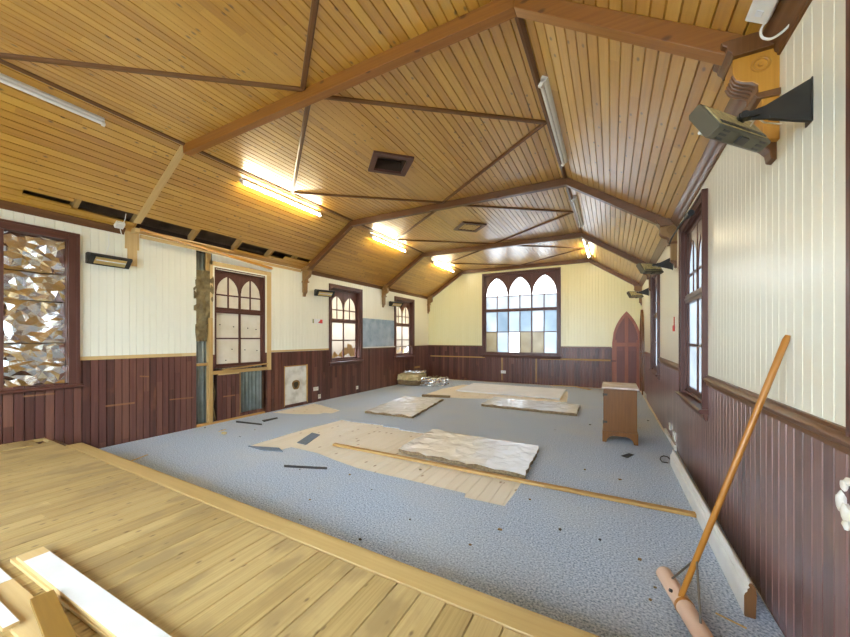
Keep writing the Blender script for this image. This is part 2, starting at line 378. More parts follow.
# structural backing behind the boards (a wall has thickness)
def backing(mb, P, U, V, D, u0, u1, v0, v1, holes):
    us = sorted({u0, u1} | {x for h in holes for x in h[:2] if u0 < x < u1})
    for a, b in zip(us, us[1:]):
        iv = [(v0, v1)]; mid = (a+b)/2
        for h in holes:
            if h[0] < mid < h[1]: iv = [q for (p, r) in iv for q in ((p, min(r, h[2])), (max(p, h[3]), r)) if q[1]-q[0] > 1e-4]
        for c, d in iv: mb.obox(Vector(P)+Vector(U)*a+Vector(V)*c, Vector(U)*(b-a), Vector(V)*(d-c), D)
mb = MB(); backing(mb, (XL-.023, 0, 0), Y, Z, -X*.15, YF, YB+.2, -.3, ZE+.15, holesL[:4]+[(3.43, 3.79, -.02, 2.99), (4.22, 4.74, .05, .90)])
mb.build('wall_core', M['core'], wall_left)

WINR = [(.54, 1.79), (4.03, 5.28), (7.59, 8.84)]
holesR = [(a+.07, b-.07, ZW0-.02 if a > 2 else 1.20, ZW1-.05) for a, b in WINR]
mb = MB(); boards(mb, (XR, 0, 0), Y, Z, -X, YF, YB, DR, ZE+.06, holesR, th=.022, g=.003, gd=.003)
wall_right = struct(mb.build('wall_right', M['cream']), 'glossy cream boarded wall along the right side', 'wall')
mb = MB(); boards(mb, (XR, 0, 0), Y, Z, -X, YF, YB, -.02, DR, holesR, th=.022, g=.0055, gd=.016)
mb.build('wainscot', M['dado_worn_glare'], wall_right)['label'] = 'scuffed dark brown boarding below the rail, paled to carry glare'
mb = MB(); backing(mb, (XR+.023, 0, 0), Y, Z, X*.05, YF, YB+.2, -.3, ZE+.15, holesR)
mb.build('wall_core', M['core'], wall_right)

BW = (-4.03, -1.43, .90, 3.77)     # back window outer frame
holesB = [(BW[0]+.06, BW[1]-.06, BW[2]+.06, BW[3]-.06)]
mb = MB()
def gable(x):  # ceiling height at x
    if x < XKL: return ZE+(x-XL)*(ZK-ZE)/(XKL-XL)
    if x > XKR: return ZE+(XR-x)*(ZK-ZE)/(XR-XKR)
    return ZK
# boards of differing height under the sloping ceiling
xs = [XL]; 
k = math.ceil(XL/.086)
while k*.086 < XR: xs.append(k*.086); k += 1
xs.append(XR)
for a, b in zip(xs, xs[1:]):
    boards(mb, (0, YB, 0), X, Z, -Y, a, b, DL, max(gable(a), gable(b))+.08, holesB, th=.022)
wall_back = struct(mb.build('wall_back', M['cream_end_lit']), 'cream boarded end wall with the big arched window', 'wall')
mb = MB(); boards(mb, (0, YB, 0), X, Z, -Y, XL, XR, -.02, DL, holesB, th=.022, g=.0055, gd=.016)
mb.build('wainscot', M['dado'], wall_back)['label'] = 'dark brown boarding under the end window'
mb = MB(); backing(mb, (0, YB+.023, 0), X, Z, Y*.15, XL-.2, XR+.2, -.3, 4.6, holesB)
mb.build('wall_core', M['core'], wall_back)

# unseen wall added behind the camera, windows sized for fill light
holesF = [(-5.5+k*1.38, -4.3+k*1.38, .9, 2.95) for k in range(4)]
mb = MB(); boards(mb, (0, YF, 0), X, Z, Y, XL, XR, DL, ZK+.1, holesF)
wf = struct(mb.build('wall_front_fill', M['cream']), 'unseen cream boarded wall added behind the camera, tall windows for fill light', 'wall')
mb = MB(); boards(mb, (0, YF, 0), X, Z, Y, XL, XR, -.02, DL, holesF); mb.build('wainscot', M['dado'], wf)
mb = MB(); backing(mb, (0, YF-.023, 0), X, Z, -Y*.15, XL-.2, XR+.2, -.3, 4.6, holesF); mb.build('wall_core', M['core'], wf)
mb = MB()
for a, b, c, d in holesF:
    mb.box((a+b)/2-.02, (a+b)/2+.02, YF-.10, YF-.06, c, d)
    for z in (1.5, 2.1): mb.box(a, b, YF-.10, YF-.06, z-.015, z+.015)
mb.build('glazing_bars', M['frame'], wf)
# ------------------------------------------------------------------ setting: ceiling
SL = Vector((XKL-XL, 0, ZK-ZE)); lenL = SL.length; sl = SL.normalized(); nl = Vector((sl.z, 0, -sl.x))
SR = Vector((XKR-XR, 0, ZK-ZE)); lenR = SR.length; sr = SR.normalized(); nr = Vector((-sr.z, 0, sr.x)); nr = nr if nr.z < 0 else -nr
HATCH = (-2.738, 4.12, .20); VENT = (-2.742, 7.26, .20)      # centre and half side, both set at 45 degrees
def diamond(c):
    h = c[2]*math.sqrt(2)+.02; out = []; n = 40
    for k in range(n):
        a = -h+2*h*k/n; b = a+2*h/n; e_ = h-abs((a+b)/2)
        out.append((c[0]+a, c[0]+b, c[1]-e_, c[1]+e_))
    return out
mb = MB()
boards(mb, (0, 0, ZK), X, Y, -Z, XKL, XKR, YF, YB, diamond(HATCH)+diamond(VENT), th=.022, g=.006, gd=.015)
wU = .086
gap_holes = []
def gh(y0, y1, k0, k1): gap_holes.append((k0*wU, k1*wU, y0, y1))
# missing boards near the eaves of the left slope (rows counted from the wall)
gh(1.40, 1.86, 2.45, 3.35); gh(1.82, 2.50, 2.0, 4.0)
gh(2.50, 3.30, 1.0, 4.0); gh(3.30, 4.05, 1.0, 4.6); gh(4.05, 4.75, 1.5, 4.0); gh(4.75, 5.08, 2.0, 4.0); gh(5.08, 5.72, 3.0, 4.0)
boards(mb, (XL, 0, ZE), sl, Y, nl, -.05, lenL, YF, YB, gap_holes, th=.022, g=.006, gd=.015)
boards(mb, (XR, 0, ZE), sr, Y, nr, -.05, lenR, YF, YB, th=.022, g=.006, gd=.015)
ceiling = struct(mb.build('ceiling', M['ceil']), 'varnished pine boarded ceiling with flat centre and sloping sides', 'ceiling')
# loft behind the broken boards and above the hatch
mb = MB()
off = .30
for (P, D) in ((Vector((XL, YF, ZE))-nl*off-sl*.5, sl*(lenL+.8)), (Vector((XR, YF, ZE))-nr*off-sr*.5, sr*(lenR+.8))):
    mb.obox(P, D, Y*(YB-YF+.3), Vector((0, 0, .03)))
mb.box(XKL-.5, XKR+.5, YF, YB+.3, ZK+.55, ZK+.6)
mb.box(XL-.3, XR+.3, YF-.02, YF, ZE-.1, ZK+.6)
mb.box(XL-.25, XL-.19, YF, YB+.2, ZE-.2, ZE+.6)
mb.build('loft_lining', M['void'], ceiling)
for yy in (.9, 1.85, 2.50, 3.30, 4.05, 4.75, 5.35):
    mb = MB(); mb.obox(Vector((XL-.02, yy, ZE+.0))-nl*.03, sl*lenL, Y*.05, -nl*.1)
    mb.build('rafter', M['lath'] if yy > 1 else M['void'], ceiling)
# cover strips on the knees
mb = MB(); mb.prism([(0, 0), (.065, 0), (.06, -.012), (.03, -.022), (.0, -.012)], (XKL-.005, YF, ZK), X, Z, Y*(YB-YF)); mb.build('cover_strip', M['brown'], ceiling)
mb = MB(); mb.prism([(0, 0), (-.06, 0), (-.055, -.014), (-.03, -.022), (.0, -.012)], (XKR+.005, YF, ZK), X, Z, Y*(YB-YF)); mb.build('cover_strip', M['brown'], ceiling)
# diamond battens in each bay
def batten(x0, y0, x1, y1, m='brown', wd=.05, dp=.026):
    a, b = Vector((x0, y0, ZK)), Vector((x1, y1, ZK)); d = (b-a); n = Vector((-d.y, d.x, 0)).normalized()
    mb = MB(); mb.prism([(-wd/2, 0), (-wd/2, -dp*.6), (-wd/4, -dp), (wd/4, -dp), (wd/2, -dp*.6), (wd/2, 0)], a, n, Z, d)
    return mb.build('batten', M[m], ceiling)
xm = -2.68
ends = [-.75, *YT]
for i in range(4):
    y0 = (ends[i]+.09) if i else ends[0]; y1 = ends[i+1]; ym = (ends[i]+ends[i+1])/2+.05
    batten(xm, y0, XKR-.06, ym); batten(XKR-.06, ym, xm, y1); batten(xm, y1, XKL+.07, ym); batten(XKL+.07, ym, xm, y0)
# pale ghost on the slope where a rafter leg was taken away
mb = MB(); mb.obox(Vector((XL, 2.475, ZE))+sl*.20+nl*.0, sl*(lenL-.22), Y*.085, nl*.006)
mb.build('unpainted_strip', M['raw'], ceiling)['label'] = 'pale bare strip where a rafter was removed'

# cornices (moulded eaves trim)
prof = [(0, .02), (.115, .095), (.112, .070), (.092, .050), (.080, .018), (.055, .0), (.035, -.018), (.03, -.045), (.018, -.055), (.015, -.075), (0, -.08)]
def cornice(n, x, sgn, y0, y1, label, k=1.0):
    mb = MB(); mb.prism([(a*sgn*k, b*k) for a, b in prof], (x, y0, ZE-.02), X, Z, Y*(y1-y0))
    return struct(mb.build('trim_%d' % n, M['brown'], smooth=True), label, 'cornice')
cornice(1, XL, 1, YF, 2.43, 'brown moulded cornice above the foil-filled window on the left wall', .5)
cornice(2, XL, 1, 5.87, YB, 'brown moulded cornice over the far windows of the left wall', .5)
cornice(3, XR, -1, YF, YB, 'brown moulded cornice along the top of the right wall', .68)

# rails and bare strips
mb = MB(); rp = [(0, -.055), (.012, -.055), (.016, -.03), (.03, -.02), (.036, 0), (.03, .012), (.012, .02), (.010, .035), (0, .038)]
for y0, y1 in ((YF, 4.03), (5.28, 7.59), (8.84, YB)):
    mb.prism([(-a, b) for a, b in rp], (XR, y0, DR), X, Z, Y*(y1-y0))
struct(mb.build('trim_4', M['brown'], smooth=True), 'moulded dado rail running along the right wall', 'dado rail')
mb = MB()
for y0, y1, z0, z1 in ((1.94, 3.42, DL-.005, DL+.045), (4.90, 6.57, DL+.005, DL+.04)):
    mb.box(XL-.001, XL+.003, y0, y1, z0, z1)
struct(mb.build('trim_5', M['raw']), 'bare timber strip on the left wall where the dado rail was torn off', 'dado rail')
mb = MB(); mb.box(XL+.001, XL+.016, 9.0, YB, DL, DL+.03); mb.box(XL, BW[0], YB-.02, YB, DL-.01, DL+.035); mb.box(BW[1], .0, YB-.02, YB, DL-.01, DL+.035)
mb.box(XL, XL+.02, 7.87, 9.54, DL-.02, DL+.01)
struct(mb.build('trim_6', M['brown'], bevel=.004), 'dark dado rail on the end wall and far left corner', 'dado rail')
mb = MB(); mb.box(-6.10, -3.94, YB-.004, YB+.001, .815, .858); mb.box(-2.05, -.02, YB-.004, YB+.001, .815, .868)
for x in (-3.33, -2.19): mb.box(x-.016, x+.016, YB-.004, YB+.001, .06, .86)
struct(mb.build('trim_7', M['lath']), 'raw yellow timber strips left on the dark boards below the end window', 'batten')
mb = MB()   # raw fixing strips at the left eaves where cornice has gone
mb.box(XL-.001, XL+.004, 2.62, 5.70, 2.99, 3.045)
struct(mb.build('trim_8', M['raw']), 'bare softwood strip at the left eaves where the cornice was stripped', 'trim')
mb = MB(); mb.box(XL-.002, XL+.012, 2.47, 2.585, 2.56, 3.06); mb.box(XL+.0, XL+.01, 2.44, 2.61, 2.80, 3.06); mb.box(XL, XL+.16, 2.50, 2.56, 3.03, 3.09)
struct(mb.build('trim_9', M['raw']), 'raw timber patch on the left wall where the first corbel was removed', 'trim')

# ------------------------------------------------------------------ setting: floor
mb = MB(); boards(mb, (0, 0, -.012), X, Y, Z, XL-.02, XR+.02, 1.5, YB+.02, w=.125, th=.03, g=.003, gd=.006)
struct(mb.build('floor', M['pine_floor']), 'pale pine floorboards bare where the carpet is cut away', 'floor')
mb = MB(); mb.box(-45, 45, -45, 60, -.75, -.7)
struct(mb.build('ground', M['bounce_ground']), 'ground outside the windows', 'ground')

def ragged(pts, step=.22, amp=.018, keep=()):
    out = []
    for i, a in enumerate(pts):
        b = pts[(i+1) % len(pts)]; n = max(1, int(math.dist(a, b)/step))
        out.append(a)
        for k in range(1, n):
            t = k/n; out.append((a[0]+(b[0]-a[0])*t+random.uniform(-amp, amp), a[1]+(b[1]-a[1])*t+random.uniform(-amp, amp)))
    return out
hole1 = ragged([(-4.50, 3.20), (-3.95, 3.22), (-3.90, 3.42), (-3.4, 3.40), (-2.6, 3.225), (-1.25, 3.19), (-1.23, 3.105), (-.845, 3.11), (-.82, 4.2), (-1.2, 4.85), (-3.10, 4.93), (-3.13, 5.0), (-3.45, 4.97), (-3.5, 5.06), (-4.1, 5.0), (-4.42, 5.03), (-4.5, 4.2)], .3, .012)
hole2 = ragged([(-4.42, 8.15), (-3.3, 8.20), (-2.4, 8.6), (-.92, 8.85), (-1.10, 10.75), (-4.3, 10.75), (-4.5, 9.6)], .4, .015)
hole3 = ragged([(-6.10, 4.82), (-5.50, 4.96), (-5.12, 5.16), (-5.12, 5.30), (-4.95, 5.34), (-5.0, 5.66), (-5.5, 5.82), (-6.10, 6.0)], .25, .012)
outer = ragged([(XL+.015, 1.86), (-2, 1.80), (XR-.01, 1.78), (XR-.01, 5.5), (XR-.06, 9), (XR-.06, 11.8), (.0, 11.74), (-3, 11.80), (-6.0, 11.72), (XL+.015, 9)], .6, .012)
bm = bmesh.new(); eds = []
for loop in (outer, hole1, hole2, hole3):
    vs = [bm.verts.new((x, y, 0)) for x, y in loop]
    eds += [bm.edges.new((vs[i], vs[(i+1) % len(vs)])) for i in range(len(vs))]
bmesh.ops.triangle_fill(bm, use_beauty=True, use_dissolve=False, edges=eds)
g = bmesh.ops.extrude_face_region(bm, geom=list(bm.faces))
bmesh.ops.translate(bm, verts=[e for e in g['geom'] if isinstance(e, bmesh.types.BMVert)], vec=(0, 0, -.009))
bmesh.ops.recalc_face_normals(bm, faces=bm.faces)
me = bpy.data.meshes.new('carpet'); bm.to_mesh(me); bm.free(); me.materials.append(M['carpet'])
carpet = bpy.data.objects.new('carpet', me); COL.objects.link(carpet)
tag(carpet, 'worn blue grey flecked carpet with rectangles cut out down to the boards', 'carpet')

# stage
st = empty('stage', (-2.7, 0, 0), 'raised timber stage of worn yellow boards with a rounded front edge', 'stage')
EDGE = lambda x: 1.478-.0275*(x+.6)
mb = MB(); xs = [XL+.005]+[k*.135 for k in range(-45, 6) if XL+.005 < k*.135 < XR-.005]+[XR-.005]
for a, b in zip(xs, xs[1:]):
    boards(mb, (0, 0, DECK), X, Y, Z, a, b, YF+.002, EDGE((a+b)/2)+random.uniform(-.004, .004), [(-6.13, -5.87, 1.50, 1.60)], w=.135, th=.03, g=.0042, gd=.014)
mb.build('deck', M['deck'], st)
mb = MB(); mb.box(-6.16, -5.80, 1.12, 1.44, DECK, DECK+.012)
mb.build('patch_board', M['deck'], st, bevel=.002)
mb = MB()
pf = [(.012, DECK-.008), (.017, DECK-.002), (.13, DECK-.002), (.155, DECK-.006), (.165, DECK-.018), (.155, DECK-.034), (.13, DECK-.04), (.014, DECK-.04)]
mb.prism(pf, (-5.52, EDGE(-5.52), 0), Y, Z, (5.52+XR-.005, EDGE(XR)-EDGE(-5.52), 0), uvgrain='v')
no = mb.build('nosing', M['nosing'], st)
mb = MB(); mb.prism([(0, DECK-.12), (.03, DECK-.12), (.03, DECK-.05), (0, DECK-.05)], (-6.17, EDGE(-6.17)-.03, 0), Y, Z, (6.17+XR-.006, EDGE(XR)-EDGE(-6.17), 0))
mb.build('edge_joist', M['lath'], st)
mb = MB(); mb.prism([(.07, .0), (.09, .0), (.09, DECK-.045), (.07, DECK-.045)], (-6.17, EDGE(-6.17), 0), Y, Z, (6.17+XR-.006, EDGE(XR)-EDGE(-6.17), 0)); mb.build('riser', M['brown'], st)

# ------------------------------------------------------------------ gothic windows
def gothic(nm, O, U, Nn, u0, u1, z0, z1, cells, ztr, zbar, zap, cols, rows, label, upper, lower, arch_w=.08, depth=.10,
           sill=True, frame='frame', jambs=True, arch_out=True, sill_w=.05):
    """timber window: architrave, lining, sash with pointed lights above a transom; upper/lower choose the pane material"""
    O, U, Nn = Vector(O), Vector(U), Vector(Nn)
    P = lambda u, z, n: O+U*u+Z*z+Nn*n
    mid = (u0+u1)/2
    root = empty(nm, P(mid, z0, 0), label, 'window', None, 'structure')
    def bx(mb, ua, ub, za, zb, na, nb): mb.obox(P(ua, za, na), U*(ub-ua), Z*(zb-za), Nn*(nb-na))
    fm = M[frame]
    if arch_out:
        mb = MB(); e = .032
        for ua, ub, za, zb in ((u0, u0+arch_w, z0, z1), (u1-arch_w, u1, z0, z1), (u0+arch_w, u1-arch_w, z1-arch_w, z1)): bx(mb, ua, ub, za, zb, .0, e)
        for ua, ub, za, zb in ((u0-.006, u0+.02, z0, z1+.006), (u1-.02, u1+.006, z0, z1+.006), (u0+.02, u1-.02, z1-.014, z1+.006)): bx(mb, ua, ub, za, zb, .0, e+.012)
        if not sill: bx(mb, u0+arch_w, u1-arch_w, z0, z0+arch_w, 0, e)
        mb.build('architrave', fm, root, bevel=.003)
    i0, i1, j0, j1 = u0+arch_w, u1-arch_w, z0+(.06 if sill else arch_w), z1-arch_w
    mb = MB()
    for ua, ub, za, zb in ((i0, i0+.02, j0, j1), (i1-.02, i1, j0, j1), (i0, i1, j1-.02, j1), (i0, i1, j0, j0+.02)): bx(mb, ua, ub, za, zb, -depth-.05, .002)
    mb.build('lining', fm, root)
    if sill:
        mb = MB(); mb.prism([(-.1, 0), (.06, 0), (.075, .012), (.075, .03), (.06, .04), (-.1, .055)], P(u0-.03, z0, 0), Nn, Z, U*(u1-u0+.06))
        mb.prism([(-.0, -.06), (.02, -.06), (.03, -.03), (.035, 0), (0, 0)], P(u0, z0, 0), Nn, Z, U*(u1-u0))
        mb.build('sill', fm, root, bevel=.003)
    i0 += .02; i1 -= .02; j0 += .02; j1 -= .02
    na, nb = -depth-.02, -depth+.02; sw = .045
    mb = MB()
    for ua, ub, za, zb in ((i0, i0+sw, j0, j1), (i1-sw, i1, j0, j1), (i0, i1, j1-sw, j1), (i0, i1, j0, j0+sw*1.1)): bx(mb, ua, ub, za, zb, na, nb)
    bx(mb, i0, i1, ztr-.05, ztr+.05, na, nb+.02); bx(mb, i0, i1, ztr-.015, ztr+.015, nb, nb+.03)
    mb.build('sash', fm, root, bevel=.003)
    a0, a1 = i0+sw, i1-sw; cw = (a1-a0)/cells
    mb = MB(); mw, mt = .020, .0135
    for k in range(1, cells): bx(mb, a0+k*cw-mw, a0+k*cw+mw, ztr+.05, j1-sw, na, nb)
    for k in range(cells): bx(mb, a0+(k+.5)*cw-mt, a0+(k+.5)*cw+mt, ztr+.05, zap, na+.008, nb-.008)
    bx(mb, a0, a1, zbar-mt, zbar+mt, na+.01, nb-.01)
    lw = (a1-a0)/cols
    for k in range(1, cols):
        m_ = .020 if (k*cells) % cols == 0 else mt
        bx(mb, a0+k*lw-m_, a0+k*lw+m_, j0+sw, ztr-.05, na+.004, nb-.004)
    zr = [j0+sw*1.1+(ztr-.05-j0-sw*1.1)*k/rows for k in range(rows+1)]
    for k in range(1, rows): bx(mb, a0, a1, zr[k]-mt, zr[k]+mt, na+.01, nb-.01)
    mb.build('glazing_bars', fm, root)
    # pointed heads
    mb = MB(); zs = zbar+.03; top = j1-sw+.002
    for k in range(cells):
        for sg in (1, -1):
            c0 = a0+k*cw+(mw if k else 0) if sg == 1 else a0+(k+1)*cw-(mw if k < cells-1 else 0)
            h = cw/2-mw/2; R = zap-zs; r = (h*h+R*R)/(2*h); n = 9
            crv = [(h*t/n, zs+math.sqrt(max(0, r*r-(r-h*t/n)**2))) for t in range(n+1)]
            for (xa, za), (xb, zb) in zip(crv, crv[1:]):
                q = [(c0+sg*xa, za), (c0+sg*xb, zb), (c0+sg*xb, top), (c0+sg*xa, top)]
                mb.prism(q, P(0, 0, na+.006), U, Z, Nn*(nb-na-.012))
    mb.build('tracery', fm, root)
    # panes
    def pane(mat, ua, ub, za, zb, n=-depth, poly=None):
        panes.setdefault(mat, MB())
        if poly: panes[mat].prism(poly, P(0, 0, n-.002), U, Z, Nn*.004)
        else: bx(panes[mat], ua, ub, za, zb, n-.002, n+.002)
    panes = {}
    for k in range(cells*2):
        for (za, zb, lv) in ((ztr+.05, zbar, 0), (zbar, j1-sw, 1)):
            pane(upper(k, lv), a0+k*cw/2, a0+(k+1)*cw/2, za, zb)
    for k in range(cols):
        for r_ in range(rows):
            q = lower(k, r_)
            if q is None: continue
            if isinstance(q, str): pane(q, a0+k*lw, a0+(k+1)*lw, zr[r_], zr[r_+1])
            else:
                mat, polys = q
                for pl in polys: pane(mat, 0, 0, 0, 0, poly=[(a0+(k+x)*lw, zr[r_]+(zr[r_+1]-zr[r_])*y) for x, y in pl])
    for mname, pm in panes.items(): pm.build('panes', M[mname], root)
    return root, P, (i0, i1, j0, j1), (a0, lw, zr)

broken_a = ('fr_left', [[(0, 0), (.08, .0), (.30, .38), (.62, .14), (1, .52), (1, 1), (0, 1)], [(.30, 0), (.95, 0), (.62, .10)]])
broken_b = ('fr_left', [[(0, 1), (0, .3), (.15, .62), (.30, .52), (.35, .8), (.7, .7), (.8, .5), (1, .55), (1, 1)], [(0, 0), (.6, .0), (.42, .22), (.15, .12)]])
broken_c = ('fr_left', [[(0, 1), (0, .35), (.5, .25), (1, .6), (1, 1)], [(.3, 0), (1, 0), (1, .2), (.7, .1)]])
# left wall
win2 = gothic('window_2', (XL, 0, 0), Y, X, 3.695, 4.80, .93, 2.80, 2, 2.01, 2.29, 2.635, 2, 2,
       'brown arched window filled with pale board on the left wall, its architrave stripped', lambda k, l: 'ply', lambda k, r: 'ply', arch_w=.04, depth=.07, sill=False, arch_out=False)
gothic('window_3', (XL, 0, 0), Y, X, 6.575, 7.855, ZW0, ZW1, 2, 1.96, 2.24, 2.60, 2, 2,
       'arched brown window with broken lower panes left of the chalkboard', lambda k, l: 'fr_milk', lambda k, r: 'fr_left' if r else (broken_a if k == 0 else broken_b))
gothic('window_4', (XL, 0, 0), Y, X, 9.55, 10.785, ZW0, ZW1, 2, 1.96, 2.24, 2.60, 2, 2,
       'arched brown window right of the chalkboard, nearest the far left corner', lambda k, l: 'fr_milk', lambda k, r: 'fr_left' if r else broken_c)
# foil-filled window: frame only
root = empty('window_1', (XL, 1.3, ZW0), 'dark framed window at far left filled with crumpled foil', 'window', None, 'structure')
mb = MB(); e = .035
for ya, yb, za, zb in ((.66, .76, ZW0, ZW1), (1.84, 1.94, ZW0, ZW1), (.76, 1.84, ZW1-.095, ZW1)): mb.box(XL, XL+e, ya, yb, za, zb)
mb.box(XL, XL+e+.012, 1.915, 1.946, ZW0, ZW1+.006); mb.box(XL, XL+e+.012, .654, .685, ZW0, ZW1+.006); mb.box(XL, XL+e+.012, .685, 1.915, ZW1-.02, ZW1+.006)
mb.build('architrave', M['frame'], root, bevel=.003)
mb = MB(); mb.prism([(-.1, 0), (.05, 0), (.07, .012), (.07, .03), (.05, .045), (-.1, .06)], (XL, .62, ZW0-.01), X, Z, Y*1.36); mb.build('sill', M['frame'], root, bevel=.003)
mb = MB()
for ya, yb, za, zb in ((.74, .765, ZW0+.05, ZW1-.08), (1.835, 1.86, ZW0+.05, ZW1-.08), (.74, 1.86, ZW1-.095, ZW1-.078), (1.27, 1.30, ZW0+.05, ZW1-.08)): mb.box(XL-.15, XL-.001, ya, yb, za, zb)
mb.build('lining', M['frame'], root)
mb = MB(); mb.box(XL-.15, XL-.14, .76, 1.84, ZW0+.05, ZW1-.09); mb.build('backing_board', M['void'], root)

# right wall
for n, (a, b), lab in ((5, WINR[0], 'brown framed window high on the right wall above the white foam lumps'), (6, WINR[1], 'tall brown arched window on the right wall beyond the broom'),
                       (7, WINR[2], 'far brown arched window on the right wall near the red door')):
    gothic('window_%d' % n, (XR, 0, 0), Y, -X, a, b, 1.155 if n == 5 else ZW0-.06, ZW1, 2, 1.96, 2.24, 2.62, 2, 2, lab, (lambda k, l: 'glass') if n == 5 else (lambda k, l: 'fr_side'), (lambda k, r: 'glass') if n == 5 else (lambda k, r: 'fr_side'), depth=.045, sill=(n != 5))
# back window
up = lambda k, l: 'fr_white' if l else 'fr_up'
lowm = [['fr_tan', 'fr_pale', 'fr_white', 'fr_tan', 'fr_tan', 'fr_pale'], ['fr_pale', 'fr_blue', 'fr_pale', 'fr_blue', 'fr_pale', 'fr_blue']]
gothic('window_8', (0, YB, 0), X, -Y, BW[0], BW[1], BW[2], BW[3], 3, 2.47, 2.95, 3.60, 6, 2,
       'large end-wall window with three pointed lights and frosted panes', up, lambda k, r: lowm[r][k], arch_w=.06, depth=.05, sill_w=.04)

# hoarding outside the left windows seen through the broken panes
mb = MB()
boards(mb, (XL-.85, 0, 0), Y, Z, X, 5.8, 11.6, -.7, 1.42, w=.15, th=.03)
tag(mb.build('fence', M['lath']), 'pale timber fence outside glimpsed through broken left window panes', 'fence')

# arched door in the end wall
dr = empty('door_1', (.40, YB, 0), 'red brown pointed-arch panelled door in the far right corner', 'door', None, 'structure')
dx0, dx1, dzs, dza = .02, .765, 1.36, 2.30
def archpts(x0, x1, zs, za, n=10):
    h = (x1-x0)/2; R = za-zs; r = (h*h+R*R)/(2*h)
    L_ = [(x0+h*t/n, zs+math.sqrt(max(0, r*r-(r-h*t/n)**2))) for t in range(n+1)]
    return L_ + [(x0+x1-a, b) for a, b in reversed(L_[:-1])]
out = archpts(dx0, dx1, dzs, dza); inn = archpts(dx0+.07, dx1-.07, dzs, dza-.12)
mb = MB()
for (a, b, c, d) in zip(out, out[1:], inn[1:], inn): mb.prism([a, b, c, d], (0, YB-.05, 0), X, Z, Y*.06)
for x0, x1 in ((dx0, dx0+.07), (dx1-.07, dx1)): mb.box(x0, x1, YB-.05, YB+.01, 0, dzs)
mb.build('door_frame', M['door'], dr, bevel=.003)
mb = MB(); mb.prism([(dx0+.07, 0)] + inn + [(dx1-.07, 0)], (0, YB-.028, 0), X, Z, Y*.035)
leaf = mb.build('door_leaf', M['door_panel'], dr)
mb = MB(); xm_ = (dx0+dx1)/2
mb.box(xm_-.045, xm_+.045, YB-.042, YB-.026, .02, dza-.14); mb.box(dx0+.07, dx1-.07, YB-.044, YB-.026, 1.26, 1.38)
mb.box(dx0+.07, dx0+.12, YB-.042, YB-.026, .02, dzs+.1); mb.box(dx1-.12, dx1-.07, YB-.042, YB-.026, .02, dzs+.1); mb.box(dx0+.07, dx1-.07, YB-.042, YB-.026, 0.01, .16)
mb.build('panel_rails', M['door'], leaf, bevel=.004)
mb = MB(); mb.tube([(dx0+.10, YB-.04, .83), (dx0+.10, YB-.085, .83)], .01); mb.tube([(dx0+.10, YB-.085, .83), (dx0-.03, YB-.09, .828)], .011); mb.build('door_handle', M['black'], dr, smooth=True)
mb = MB(); q = archpts(10.95, 11.86, 1.42, 2.30); q2 = archpts(11.03, 11.78, 1.42, 2.18)
for (a, b, c, d) in zip(q, q[1:], q2[1:], q2): mb.prism([a, b, c, d], (XR-.06, 0, 0), Y, Z, X*.065)
for ya, yb in ((10.95, 11.03), (11.78, 11.86)): mb.box(XR-.06, XR+.005, ya, yb, 0, 1.42)
dr2 = empty('door_2', (XR, 11.4, 0), 'dark pointed-arch doorway seen edge-on in the right wall beside the red door', 'door', None, 'structure')
mb.build('door_frame', M['brown'], dr2, bevel=.003)
mb = MB(); mb.prism([(11.03, 0)]+q2+[(11.78, 0)], (XR-.02, 0, 0), Y, Z, X*.02); mb.build('door_leaf', M['door'], dr2)

